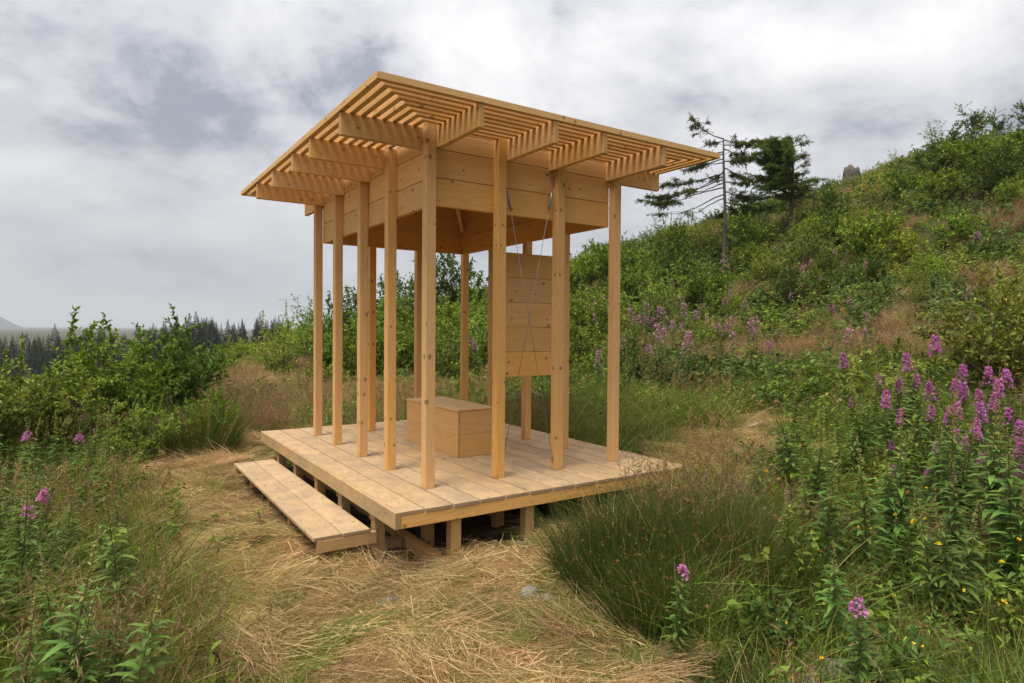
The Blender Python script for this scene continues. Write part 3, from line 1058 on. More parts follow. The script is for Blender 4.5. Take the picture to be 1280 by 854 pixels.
def fireweed(h, bloom=True, nfl=84, leafn=70, pale=False, low=False, zone=0.185):
    """returns (stem, leaves, flowers)"""
    gs, gl, gf = Geo(), Geo(), Geo()
    q = np.linspace(0, 1, 6)
    lean = RNG.normal(0, 0.05, 2)
    pts = np.stack([lean[0] * h * q ** 1.5, lean[1] * h * q ** 1.5, h * q], 1)
    tube(gs, pts, np.linspace(0.0055, 0.0022, 6), (0.15, 0.11, 0.045), 4)
    n = leafn if not low else leafn // 2
    f = np.linspace(0.10, 0.74, n) + RNG.normal(0, 0.006, n)
    base = poly_at(pts, f)
    az = np.arange(n) * 2.4 + RNG.normal(0, 0.25, n)
    el = 0.35 + 0.35 * f + RNG.normal(0, 0.15, n)
    d = np.stack([np.cos(az) * np.cos(el), np.sin(az) * np.cos(el), np.sin(el)], 1)
    ln = (0.165 * (1 - 0.55 * np.abs(f - 0.4) / 0.4)) * (0.8 + 0.4 * r(n)) * (h / 1.1) ** 0.3
    b = np.stack([np.cos(az) * 0.1, np.sin(az) * 0.1, -0.42 * np.ones(n)], 1)
    c = jit((0.10, 0.16, 0.048), n, 0.24)
    yl = (f < 0.22) & (r(n) < 0.2)
    c[yl] = jit((0.22, 0.14, 0.05), int(yl.sum()), 0.2)
    # lanceolate blade: widest in the middle
    dn = unit(d); side = unit(np.cross(dn, np.tile([0, 0, 1.0], (n, 1)))); nor = np.cross(side, dn)
    w = ln * 0.125
    def P(t): return base + dn * (ln * t)[:, None] + b * (ln * t * t)[:, None]
    v = np.stack([P(0), P(.35) + side * w[:, None] + nor * (w * .5)[:, None], P(.35) - side * w[:, None] + nor * (w * .5)[:, None], P(.35),
                  P(.72) + side * (w * .7)[:, None] + nor * (w * .3)[:, None], P(.72) - side * (w * .7)[:, None] + nor * (w * .3)[:, None], P(.72), P(1.0)], 1).reshape(-1, 3)
    i = np.arange(n)[:, None] * 8
    off = gl.n; gl.v.append(v); gl.n += len(v)
    gl.t.append(np.concatenate([i + [0, 1, 3], i + [0, 3, 2], i + [4, 7, 6], i + [6, 7, 5]]) + off); gl.tc.append(np.concatenate([c] * 4))
    gl.q.append(np.concatenate([i + [1, 4, 6, 3], i + [3, 6, 5, 2]]) + off); gl.qc.append(np.concatenate([c] * 2))
    if bloom:
        k = nfl if not low else nfl // 3
        f = 0.875 - zone + zone * r(k) ** 0.9
        base = poly_at(pts, f)
        az = r(k) * 6.283
        d = np.stack([np.cos(az), np.sin(az), RNG.normal(0.12, 0.25, k)], 1)
        ped = (0.018 + 0.032 * (1 - (f - 0.875 + zone) / zone)) * (h / 1.1) ** 0.4
        cen = base + d * ped[:, None]
        mag = ((0.56, 0.205, 0.52) if not low else (0.42, 0.20, 0.37)) if not pale else (0.40, 0.21, 0.32)
        npet = 4 if not low else 2
        ps = 0.0235 if not low else 0.032
        for j in range(npet):
            ax = d * 0.45 + RNG.normal(0, 0.75, (k, 3))
            leaves(gf, cen, ax, ps * (0.7 + 0.5 * r(k)), ps * 0.85, jit(mag, k, 0.16, hue=0.05), fold=0.15)
        # buds above, seed pods below
        kb = 26 if not low else 8
        f = 0.875 + 0.125 * r(kb)
        base = poly_at(pts, f); az = r(kb) * 6.283
        d = np.stack([np.cos(az), np.sin(az), RNG.normal(0.1, 0.3, kb)], 1)
        leaves(gf, base, d, 0.026 * (1.12 - (f - 0.87) / 0.13), 0.006, jit((0.30, 0.16, 0.17), kb, 0.2))
        kp = 18 if not low else 5
        f = 0.60 + 0.16 * r(kp)
        base = poly_at(pts, f); az = r(kp) * 6.283
        d = np.stack([np.cos(az), np.sin(az), 0.55 + 0 * az], 1)
        leaves(gf, base, d, 0.055, 0.005, jit((0.24, 0.11, 0.10), kp, 0.2))
    else:
        kb = 60 if not low else 16
        f = 0.70 + 0.30 * r(kb)
        base = poly_at(pts, f); az = r(kb) * 6.283
        d = np.stack([np.cos(az), np.sin(az), RNG.normal(0.5, 0.3, kb)], 1)
        leaves(gf, base, d, 0.034 * (1.2 - (f - 0.7) / 0.32), 0.008, jit((0.26, 0.25, 0.13), kb, 0.2))
    return gs, gl, gf


# ---------------------------------------------------------------- stuff scattered with geometry nodes
def scatter(name, pts, rot, scl, var, meshes, label, cat):
    tcol = bpy.data.collections.new(name + '_kinds')
    for i, me in enumerate(meshes):
        o = bpy.data.objects.new('%s_kind_%02d' % (name, i), me)
        tcol.objects.link(o)
    me = bpy.data.meshes.new(name)
    me.vertices.add(len(pts)); me.vertices.foreach_set('co', pts.astype(np.float32).ravel())
    a = me.attributes.new('rot', 'FLOAT_VECTOR', 'POINT'); a.data.foreach_set('vector', rot.astype(np.float32).ravel())
    a = me.attributes.new('scl', 'FLOAT', 'POINT'); a.data.foreach_set('value', scl.astype(np.float32))
    a = me.attributes.new('var', 'INT', 'POINT'); a.data.foreach_set('value', var.astype(np.int32))
    me.update()
    o = link(name, me)
    tag(o, label, cat, kind='stuff')
    ng = bpy.data.node_groups.new(name + '_nodes', 'GeometryNodeTree')
    ng.interface.new_socket('Geometry', in_out='INPUT', socket_type='NodeSocketGeometry')
    ng.interface.new_socket('Geometry', in_out='OUTPUT', socket_type='NodeSocketGeometry')
    gi = ng.nodes.new('NodeGroupInput'); gout = ng.nodes.new('NodeGroupOutput')
    ci = ng.nodes.new('GeometryNodeCollectionInfo'); ci.inputs['Collection'].default_value = tcol
    ci.inputs['Separate Children'].default_value = True; ci.inputs['Reset Children'].default_value = True
    iop = ng.nodes.new('GeometryNodeInstanceOnPoints'); iop.inputs['Pick Instance'].default_value = True

    def named(n, t):
        x = ng.nodes.new('GeometryNodeInputNamedAttribute'); x.data_type = t; x.inputs[0].default_value = n
        return [s for s in x.outputs if s.enabled and s.name == 'Attribute'][0]
    e2r = ng.nodes.new('FunctionNodeEulerToRotation')
    lk = ng.links.new
    lk(gi.outputs[0], iop.inputs['Points']); lk(ci.outputs[0], iop.inputs['Instance'])
    lk(named('var', 'INT'), iop.inputs['Instance Index'])
    lk(named('rot', 'FLOAT_VECTOR'), e2r.inputs[0]); lk(e2r.outputs[0], iop.inputs['Rotation'])
    lk(named('scl', 'FLOAT'), iop.inputs['Scale'])
    lk(iop.outputs[0], gout.inputs[0])
    md = o.modifiers.new('scatter', 'NODES'); md.node_group = ng
    return o



def merge(g, o, off=(0, 0, 0), rz=0.0, s=1.0):
    """add a transformed copy of Geo o to Geo g"""
    v = np.concatenate(o.v)
    c, q = math.cos(rz), math.sin(rz)
    v = np.stack([c * v[:, 0] - q * v[:, 1], q * v[:, 0] + c * v[:, 1], v[:, 2]], 1) * s + np.asarray(off)
    for src, dst, sc_, dc in ((o.t, g.t, o.tc, g.tc), (o.q, g.q, o.qc, g.qc)):
        for f_, c_ in zip(src, sc_):
            dst.append(f_ + g.n); dc.append(c_)
    g.v.append(v); g.n += len(v)


def patch(kinds, n, size, smin=0.75, smax=1.25):
    """a square of ground cover mixed from single tufts"""
    g = Geo()
    for k in range(n):
        merge(g, random.choice(kinds), (random.uniform(-size / 2, size / 2), random.uniform(-size / 2, size / 2), 0), random.uniform(0, 6.28), random.uniform(smin, smax))
    return g


def grid(y0, y1, step, amax=0.95, amin=None):
    """jittered grid over the wedge the lens could see, and a margin beside it"""
    amin = -amax if amin is None else amin
    xs = np.arange(-amax * y1, amax * y1, step); ys = np.arange(y0, y1, step)
    x, y = [q.ravel() for q in np.meshgrid(xs, ys)]
    x = x + RNG.uniform(-.5, .5, len(x)) * step; y = y + RNG.uniform(-.5, .5, len(y)) * step
    k = (x / y < amax) & (x / y > amin)
    return x[k], y[k]


def finish(x, y, tilt=0.05, yaw=None, sink=0.0):
    z = ground_z(x, y)
    n = len(x)
    if yaw is None: yaw = RNG.random(n) * 6.283
    e = 0.25
    gx_ = (ground_z(x + e, y) - ground_z(x - e, y)) / (2 * e); gy_ = (ground_z(x, y + e) - ground_z(x, y - e)) / (2 * e)
    lx = np.cos(yaw) * gx_ + np.sin(yaw) * gy_; ly = -np.sin(yaw) * gx_ + np.cos(yaw) * gy_
    rot = np.stack([np.arctan(ly) + RNG.normal(0, tilt, n), -np.arctan(lx) + RNG.normal(0, tilt, n), yaw], 1)
    return np.stack([x, y, z - sink], 1), rot


def hay_mask(x, y):
    """broad patches of brown flowering grass"""
    a = np.exp(-(((x + 6.0 + (y - 15) * 0.28) / 1.7) ** 2 + ((y - 16) / 5.0) ** 2) * 0.9) * 1.3
    b = np.exp(-(((x - 7.0) / 1.7) ** 2 + ((y - 13.4) / 1.7) ** 2)) * 1.2
    c = np.exp(-(((x + 3.2) / 1.7) ** 2 + ((y - 12.4) / 1.2) ** 2)) * 0.9
    d = 0.7 * np.exp(-(((x - 15.5) / 1.5) ** 2 + ((y - 19) / 1.2) ** 2))
    e_ = 0.7 * np.exp(-(((x - 19) / 3.5) ** 2 + ((y - 35) / 2.0) ** 2))
    f_ = 0.55 * smooth(0.60, 0.78, vnoise(x, y, 2.6, 35)) * (y > 11) * (x > 1)
    m_ = np.maximum(np.maximum(np.maximum(np.maximum(a, b), np.maximum(c, d)), e_), f_)
    return np.clip(m_ * (0.1 + 1.6 * vnoise(x, y, 1.1, 33)), 0, 1)


# --- trodden hay
straw_m = []
for gr, l in ((0.05, 0.24), (0.10, 0.20), (0.2, 0.28), (0.06, 0.30), (0.08, 0.22), (0.55, 0.28)):
    g = Geo()
    for k in range(9):
        t_ = straw_mat_tuft(120, green=gr, ln=l, rad=0.13)
        merge(g, t_, (random.uniform(-.2, .2), random.uniform(-.2, .2), random.uniform(0, .012)), random.gauss(0, .55), random.uniform(.7, 1.25))
    straw_m.append(g.mesh('hay', M_GRASS))
x, y = grid(1.6, 11, 0.235)
cl = clearing(x, y); keep = (RNG.random(len(x)) < cl * 1.2 + 0.03) & ~in_deck(x, y, 0.0)
x, y, cl = x[keep], y[keep], cl[keep]
yaw = 6.283 * vnoise(x, y, 0.75, 41) * 1.1 + RNG.normal(0, 0.3, len(x))
pts, rot = finish(x, y, 0.14, yaw)
pa = vnoise(x, y, 0.55, 42)
var = np.where(pa > 0.74, np.where(RNG.random(len(x)) < 0.65, 5, 2), RNG.integers(0, 5, len(x)))
scatter('trodden_hay', pts, rot, 0.9 + 0.35 * RNG.random(len(x)), var, straw_m, 'matted dry hay trodden flat around the pavilion', 'hay')

# --- meadow grass
T_SHORT = [grass_tuft(34, 0.09, 0.20, (GREEN, GREEN2), dry=0.12, droop=0.5) for _ in range(3)]
T_MID = [grass_tuft(34, 0.11, h_, (GREEN, c_), dry=d_, droop=0.5) for h_, c_, d_ in ((0.34, OLIVE, .08), (0.42, GREEN2, .04), (0.38, GREEN2, .08))]
T_TALL = [grass_tuft(34, 0.12, h_, (DKGREEN, GREEN2), dry=0.1, droop=0.55) for h_ in (0.5, 0.58)]
T_SEED = []
for k in range(3):
    t_ = grass_tuft(26, 0.12, 0.45, (OLIVE, GREEN2), dry=0.14, droop=0.5)
    add_panicles(t_, 4, 0.14, 0.66, [(0.30, 0.22, 0.13), (0.26, 0.165, 0.10), (0.33, 0.26, 0.15)][k], (0.26, 0.20, 0.09), lean=0.28, fuzz=26)
    T_SEED.append(t_)
gm = [patch(T_SHORT, 13, 0.42).mesh('p', M_GRASS), patch(T_SHORT, 13, 0.42).mesh('p', M_GRASS),
      patch(T_MID, 13, 0.42).mesh('p', M_GRASS), patch(T_MID + T_SHORT, 13, 0.42).mesh('p', M_GRASS),
      patch(T_TALL + T_MID, 12, 0.42).mesh('p', M_GRASS), patch(T_TALL, 12, 0.42).mesh('p', M_GRASS),
      patch(T_SEED + T_MID, 12, 0.42).mesh('p', M_GRASS), patch(T_SEED, 12, 0.42).mesh('p', M_GRASS)]
x, y = grid(1.4, 12.5, 0.34, 1.0)
cl = clearing(x, y)
keep = (RNG.random(len(x)) < (1 - cl) * 1.2) & ~in_deck(x, y, 0.16)
x, y, cl = x[keep], y[keep], cl[keep]
pts, rot = finish(x, y, 0.05)
nz = vnoise(x, y, 0.9, 51); rn = RNG.random(len(x))
var = np.where(nz < 0.40, np.where(rn < .5, 4, 5), np.where(nz < 0.6, np.where(rn < .5, 2, 3), np.where(rn < .4, 2, np.where(rn < .75, 6, 7))))
edge = cl > 0.12
var = np.where(edge, RNG.integers(0, 2, len(x)), var)
sc = 0.85 + 0.35 * RNG.random(len(x))
X_, Y_ = world_to_pav(x, y)
near = (X_ > -1.3) & (X_ < 1.6) & (Y_ > -0.8) & (Y_ < 4.5)
var = np.where(near, RNG.integers(0, 2, len(x)), var)
sc *= np.where(near & (Y_ > .2), 0.75, 1.0) * np.where((x / y > 0.36) & (y > 2.6), 0.75, 1.0) * np.where((x > 0.25) & (y < 4.2), 0.85, 1.0)
scatter('meadow_grass', pts, rot, sc, var, gm, 'mixed green and seeding meadow grass around the clearing', 'grass')

# short grass invading the hay
x, y = grid(1.6, 10.5, 0.3)
cl = clearing(x, y)
keep = (cl > 0.3) & ~in_deck(x, y, 0.04) & (vnoise(x, y, 0.6, 55) > 0.47) & (RNG.random(len(x)) < .8)
x, y = x[keep], y[keep]
pts, rot = finish(x, y, 0.05)
sp_ = [patch(T_SHORT, 6, 0.3).mesh('p', M_GRASS) for _ in range(3)]
scatter('short_grass', pts, rot, 0.5 + 0.5 * RNG.random(len(x)), RNG.integers(0, 3, len(x)), sp_, 'short green grass pushing through the trodden hay', 'grass')

# --- brown flowering grass patches
pm = []
for k in range(5):
    ks = []
    for j in range(2):
        t_ = grass_tuft(16, 0.14, 0.40, (OLIVE, GREEN2), dry=0.4, droop=0.4)
        add_panicles(t_, 13, 0.20, 0.60, [(0.42, 0.30, 0.20), (0.46, 0.35, 0.22), (0.38, 0.255, 0.175), (0.48, 0.38, 0.235), (0.41, 0.27, 0.20)][k], (0.30, 0.21, 0.12), fuzz=15, size=0.14)
        ks.append(t_)
    pm.append(patch(ks, 9, 0.6).mesh('hay_grass', M_GRASS))
x, y = grid(9.0, 38, 0.5)
hm = hay_mask(x, y)
keep = (RNG.random(len(x)) < hm * 1.05) & ~in_deck(x, y, 0.4)
x, y = x[keep], y[keep]
pts, rot = finish(x, y, 0.05)
scatter('flowering_brown_grass', pts, rot, 0.6 + 0.35 * RNG.random(len(x)), RNG.integers(0, 5, len(x)), pm, 'hazy reddish brown flowering grass in loose patches', 'grass')

# --- undergrowth of broad leaves
HK = [[herb_clump(110, 0.45, 0.55, c_, a_, b_) for _ in range(2)] for c_, a_, b_ in (
          (((0.040, 0.070, 0.020), (0.095, 0.15, 0.035)), 0.09, 0.05),
          (((0.10, 0.15, 0.03), (0.22, 0.285, 0.06)), 0.085, 0.045),
          (((0.06, 0.105, 0.035), (0.12, 0.17, 0.055)), 0.10, 0.036),
          (((0.05, 0.08, 0.035), (0.13, 0.155, 0.075)), 0.075, 0.05),
          (((0.14, 0.165, 0.035), (0.29, 0.31, 0.07)), 0.085, 0.042),
          (((0.11, 0.10, 0.045), (0.17, 0.125, 0.065)), 0.065, 0.036))]
TG = T_MID + T_TALL + T_SEED
hmz = [patch(HK[0] + HK[2], 7, 1.1, .7, 1.2), patch(HK[1] + HK[2], 7, 1.1, .7, 1.2), patch(HK[2] + TG, 9, 1.1, .8, 1.4), patch(HK[3] + HK[0], 7, 1.1, .7, 1.1), patch(HK[4] + HK[1], 7, 1.1, .7, 1.2),
       patch(HK[5] + HK[3] + TG, 9, 1.1, .8, 1.3), patch(HK[1] + TG, 9, 1.1, .8, 1.4), patch(HK[0] + HK[1] + HK[4], 7, 1.1, .6, 1.2)]
hmz = [q.mesh('herb', M_LEAF) for q in hmz]
x, y = grid(9.5, 46, 0.8, 1.0)
hm = hay_mask(x, y)
keep = (RNG.random(len(x)) < 1 - 0.72 * hm) & (clearing(x, y) < 0.2) & ~in_deck(x, y, 0.9) & ~((x < -3.0) & (y < 11)) & (ground_z(x, y) > -3)
x, y = x[keep], y[keep]
pts, rot = finish(x, y, 0.08, sink=0.05)
nz = vnoise(x, y, 3.0, 61); n2 = RNG.random(len(x))
var = np.where(nz < 0.35, np.where(n2 < 0.5, 0, 3), np.where(nz < 0.55, np.where(n2 < 0.4, 2, np.where(n2 < .75, 7, 6)), np.where(n2 < 0.4, 1, np.where(n2 < .7, 4, 5))))
var = np.where(RNG.random(len(x)) < 0.3, RNG.integers(0, 8, len(x)), var)
scatter('hillside_undergrowth', pts, rot, (0.75 + 0.5 * RNG.random(len(x))) * (1 + 0.2 * smooth(18, 36, y)), var, hmz, 'bramble and leafy undergrowth covering the hillside', 'undergrowth')

# near herbs among the meadow, both sides
nh = [patch(HK[2] + HK[0], 2, 0.35, .5, .9).mesh('h', M_LEAF), patch(HK[1] + HK[2], 2, 0.35, .5, .9).mesh('h', M_LEAF), patch(HK[4], 2, 0.3, .4, .8).mesh('h', M_LEAF)]
x, y = grid(2.0, 10.0, 0.42, 1.0)
keep = (clearing(x, y) < 0.1) & ~in_deck(x, y, 0.6) & ((x > 0.55 + 0.14 * y) | (x < -1.3 - 0.25 * y)) & ((vnoise(x, y, 0.9, 71) > 0.30) | ((x > 0.5) & (y < 4.6)))
x, y = x[keep], y[keep]
pts, rot = finish(x, y, 0.1, sink=0.03)
scatter('meadow_herbs', pts, rot, 0.7 + 0.45 * RNG.random(len(x)), RNG.integers(0, 3, len(x)), nh, 'low leafy herbs growing through the meadow grass', 'herbs')

# tiny yellow flowers on wiry stems
ym = []
for k in range(2):
    g = Geo()
    p = disc(7, 0.2); d = np.stack([RNG.normal(0, .25, 7), RNG.normal(0, .25, 7), np.ones(7)], 1)
    Ls = 0.45 + 0.3 * r(7)
    blades(g, p, d, Ls, 0.003, np.zeros((7, 3)), jit((0.10, 0.12, 0.03), 7), 2)
    tip = p + unit(d) * Ls[:, None]
    for j in range(5):
        leaves(g, tip[:3], RNG.normal(0, 1, (3, 3)) + [0, 0, 0.5], 0.011, 0.009, jit((0.62, 0.42, 0.03), 3, 0.1))
    lf = 40; ti = RNG.integers(0, 7, lf); f = r(lf) * 0.9
    leaves(g, p[ti] + unit(d)[ti] * (Ls[ti] * f)[:, None], RNG.normal(0, 1, (lf, 3)), 0.035, 0.009, jit(GREEN2, lf))
    ym.append(g.mesh('yellow', M_LEAF))
x, y = grid(2.4, 6.5, 0.42, 0.85, 0.4)
keep = (clearing(x, y) < 0.1) & (RNG.random(len(x)) < .5)
x, y = x[keep], y[keep]
pts, rot = finish(x, y, 0.1)
scatter('yellow_wildflowers', pts, rot, 0.8 + 0.6 * RNG.random(len(x)), RNG.integers(0, 2, len(x)), ym, 'tiny yellow wildflowers on wiry stems in the grass', 'wildflowers')


# ---------------------------------------------------------------- individuals
def at(px, v):
    return (px - 640) / FPX * v


def z_at(py, v, px=640):
    hor = 427 + FPX * math.tan(pit) - (px - 640) * 0.0078
    return CAMZ + (hor - py) / FPX * v


def copy_tree(o, parent=None):
    c = o.copy(); COL.objects.link(c)
    if parent: c.parent = parent
    for ch in o.children:
        copy_tree(ch, c)
    return c


def proto(name, parts):
    """a thing made of an Empty and its parts; parts = [(name, mesh)]"""
    e = empty(name, (0, 0, -500))
    for n_, me in parts:
        ch = link(n_, me, e)
        if n_ in STUFF_PARTS: ch['kind'] = 'stuff'
    return e


STUFF_PARTS = {'foliage', 'leaves', 'flower_spike', 'bud_spike', 'needles', 'rush_stems', 'crown', 'branches', 'stems'}
used_protos = set()


def place(pr, x, y, rz, s, label, cat, group=None, sink=0.03, sz=None, tilt=0.0):
    if pr.name in used_protos:
        o = copy_tree(pr)
    else:
        used_protos.add(pr.name); o = pr
    o.location = (x, y, gz(x, y) - sink)
    o.rotation_euler = (random.gauss(0, tilt), random.gauss(0, tilt), rz)
    o.scale = (s, s, sz or s)
    for k in ('label', 'category', 'group'):
        if k in o: del o[k]
    return tag(o, label, cat, group)


# --- rushes
RUSH = [proto('rush_clump', [('rush_stems', rush(1300, 0.38, 0.95).mesh('rush', M_GRASS))]),
        proto('rush_clump', [('rush_stems', rush(900, 0.30, 0.85).mesh('rush', M_GRASS))])]
GR = 'rush clumps at the deck corner'
for k, (px, v, s, pr) in enumerate(((775, 3.95, 0.70, 0), (842, 4.05, 0.76, 0), (905, 3.9, 0.72, 0), (815, 3.55, 0.62, 1), (738, 4.15, 0.55, 1), (885, 4.45, 0.70, 1), (935, 4.2, 0.75, 1), (860, 3.5, 0.6, 1), (780, 4.4, 0.66, 1), (835, 4.75, 0.68, 1))):
    place(RUSH[pr], at(px, v), v, k * 1.3, s, 'dark green rush clump in the mass crowding the deck corner by the hay', 'rush', GR)
place(RUSH[0], at(252, 8.4), 8.4, 2.0, 0.95, 'lone dark rush clump between the leafy bushes and the plank step', 'rush')
place(RUSH[1], at(955, 3.7), 3.7, 4.0, 0.75, 'small rush clump in tall grass beyond the pale buried stone', 'rush')

# --- bushes
random.seed(101); RNG = np.random.default_rng(101)
WILLOW = ((0.10, 0.15, 0.035), (0.27, 0.32, 0.085)); DARK = ((0.036, 0.07, 0.02), (0.11, 0.16, 0.038)); MID = ((0.075, 0.125, 0.028), (0.19, 0.26, 0.05))
LIME = ((0.12, 0.175, 0.03), (0.26, 0.32, 0.06))


def bush_proto(name, *a, **k):
    s, l = shrub(*a, **k)
    return proto(name, [('stems', s.mesh('stems', M_BARK_PLANT)), ('foliage', l.mesh('foliage', M_LEAF))])


B_NEAR = bush_proto('leafy_bush', 1.9, 1.9, 30, 9500, WILLOW, ll=0.075, lw=0.038, low=0.0, whips=2, tw=0.16)
B_NEAR2 = bush_proto('leafy_bush', 1.85, 1.7, 30, 9000, ((0.075, 0.13, 0.028), (0.21, 0.29, 0.055)), ll=0.078, lw=0.038, low=0.0, whips=1, tw=0.16)
B_DARK = bush_proto('leafy_bush', 1.95, 1.7, 24, 7000, ((0.045, 0.085, 0.02), (0.15, 0.215, 0.04)), ll=0.09, lw=0.042, low=0.0)
place(B_NEAR, at(55, 7.4), 7.4, 0.4, 0.77, 'pale leafy willow bush with upright whips above the foreground fireweed', 'bush')
place(B_NEAR2, at(135, 8.9), 8.9, 1.4, 1.03, 'mid green bush squeezed between the whippy willow and the rounded dark bush', 'bush')
place(B_DARK, at(210, 10.6), 10.6, 0.2, 1.06, 'rounded dark green bush with arching fronds beside the brown grass', 'bush')
place(B_NEAR, at(-40, 6.3), 6.3, 2.4, 0.85, 'willow bush half behind the foreground fireweed at the meadow edge', 'bush')
B_R = bush_proto('leafy_bush', 1.7, 2.2, 22, 4200, ((0.10, 0.125, 0.03), (0.23, 0.235, 0.06)), ll=0.082, lw=0.044, low=0.1, whips=1)
place(B_R, at(1262, 8.2), 8.2, 0.9, 1.05, 'broad yellowish bush standing above the tall pink fireweed', 'bush')
place(B_R, at(1330, 8.8), 8.8, 2.9, 1.0, 'yellowish bush beyond the tall fireweed at the foot of the slope', 'bush')

place(B_NEAR2, at(268, 8.7), 8.7, 2.2, 0.50, 'small leafy shrub growing out of the rush clump near the plank step', 'bush')
place(B_NEAR, at(175, 7.6), 7.6, 4.2, 0.48, 'low pale willow shrub in front of the mid green bush', 'bush')
# kinds repeated over the slope
K = [bush_proto('hillside_shrub', 1.5, 1.7, 20, 4200, MID, ll=0.082, lw=0.044),
     bush_proto('hillside_shrub', 1.7, 1.5, 20, 4200, DARK, ll=0.082, lw=0.044),
     bush_proto('hillside_shrub', 1.3, 1.6, 20, 4200, LIME, ll=0.082, lw=0.044, whips=2),
     bush_proto('hillside_shrub', 1.9, 1.6, 18, 4000, WILLOW, ll=0.08, lw=0.038, whips=2),
     bush_proto('hillside_shrub', 1.0, 1.7, 20, 4200, ((0.045, 0.075, 0.03), (0.10, 0.13, 0.055)), ll=0.07, lw=0.05),
     bush_proto('hillside_shrub', 1.6, 1.6, 18, 4200, ((0.075, 0.125, 0.022), (0.19, 0.26, 0.05)), ll=0.09, lw=0.05)]
KL = ['rounded mid green shrub on the hillside', 'dark green shrub on the hillside', 'low lime green shrub on the hillside', 'pale willow shrub on the hillside',
      'spreading bramble mound on the hillside', 'bright green leafy shrub on the hillside']
KG = ['mid green hillside shrubs', 'dark hillside shrubs', 'lime hillside shrubs', 'pale willow shrubs on the slope', 'bramble mounds', 'bright hillside shrubs']


def hs(k, px, v, s, sz=None, rz=None):
    if v > 25.5 and px > 1025: s *= 0.62
    if v > 25 and 1028 < px < 1098: return
    place(K[k], at(px, v), v, random.uniform(0, 6.28) if rz is None else rz, s, KL[k], 'shrub', KG[k], sz=sz, sink=0.06)


# screen of shrubs seen between the posts
for a in ((3, 350, 17, 1.0), (2, 330, 19, .8), (3, 378, 20, 1.05), (0, 405, 22, 1.2), (2, 300, 24, .8), (5, 365, 25, 1.0), (0, 415, 16.5, .9), (5, 440, 15.5, 1.0), (0, 470, 17, 1.15),
          (5, 505, 15, 1.05), (1, 432, 23, 1.5), (5, 470, 21, 1.5), (0, 500, 19, 1.35), (1, 490, 24, 1.75), (0, 520, 22, 1.55), (5, 545, 16, 1.1), (3, 560, 14, .9),
          (1, 565, 25, 2.0), (0, 590, 20, 1.2), (5, 575, 18, 1.2), (3, 600, 15, 1.05), (4, 620, 17, 1.0), (2, 645, 21, 1.0), (0, 640, 14.5, .8), (3, 665, 13.5, .85), (0, 690, 15, 1.0),
          (5, 735, 18, 1.1), (0, 720, 14, .95), (2, 745, 13, .7), (5, 790, 22, 1.3), (0, 825, 25, 1.4), (5, 770, 26, 1.5), (2, 735, 27, 1.4), (0, 700, 26, 1.4), (1, 655, 27, 1.3),
          (4, 800, 11.5, .85), (4, 845, 11, .8), (1, 785, 12.5, .7), (4, 700, 11.8, .7), (3, 775, 10.6, .5), (4, 890, 11.6, .8), (4, 935, 11.0, .7), (0, 900, 14, .7)):
    hs(*a)
# ones that shape the ridge and the right slope
for a in ((2, 1010, 24, .9), (3, 960, 20, .8), (0, 1040, 22, 1.0), (5, 1090, 21, .9), (0, 1085, 27, 1.2), (2, 985, 29, 1.1), (1, 1190, 28, 1.5), (0, 1215, 26, 1.4), (5, 1245, 24, 1.3),
          (0, 1270, 27, 1.6), (5, 1170, 22, 1.0), (2, 1190, 19, 1.0), (0, 1150, 31, 1.0), (1, 1235, 32, 1.2), (4, 1085, 36, .9), (3, 880, 27, 1.1), (2, 850, 30, 1.2), (0, 930, 31, 1.1),
          (5, 1130, 24, .9), (4, 1050, 30, 1.0), (4, 1120, 29, 1.0), (4, 1020, 34, .8), (2, 1255, 20, .9), (4, 1230, 17, .8), (1, 1090, 17.5, .7), (0, 1020, 18, .8), (2, 870, 21, .9), (5, 925, 23, .9)):
    hs(*a)
for a in ((1, 1180, 24.5, 1.5), (1, 1245, 21, 1.25), (5, 1075, 20, 1.35), (2, 1120, 19, 1.1), (1, 1030, 24.5, 1.1), (5, 940, 25, 1.3), (0, 870, 19, 1.25), (2, 905, 17.5, 1.0), (1, 985, 17, .9), (5, 1215, 23, 1.3),
          (3, 820, 17, 1.1), (2, 1160, 16.5, .8), (1, 840, 22.5, 1.4), (3, 1010, 21, 1.0)):
    hs(*a)
# the rest of the slope
n_extra = 0
occ = []
while n_extra < 110:
    v = random.uniform(12, 40); a = random.uniform(-0.35, 1.0)
    x = a * v
    if hay_mask(np.array([x]), np.array([v]))[0] > 0.25: continue
    if min([math.hypot(x - q[0], v - q[1]) for q in occ] + [9]) < 1.5: continue
    if a < 0.0 and v > 33: continue
    if v > 25 and 0.48 < a < 0.58: continue
    occ.append((x, v))
    nzv = vnoise(np.array([x]), np.array([v]), 4.0, 77)[0]
    k = random.choice([4, 0, 1] if nzv < 0.4 else ([0, 2, 5] if nzv < 0.6 else [2, 3, 5, 4]))
    place(K[k], x, v, random.uniform(0, 6.28), random.uniform(0.45, 0.95) * (1.0 if v > 18 else 0.8) * (0.65 if v > 26 and a > 0.45 else 1.0), KL[k], 'shrub', KG[k], sink=0.06)
    n_extra += 1

# small trees on the ridge
def crest(px):
    vv = np.linspace(24, 46, 60)
    h_ = ground_z(at(px, vv), vv)
    return float(vv[np.argmax((h_ - CAMZ) / vv)])


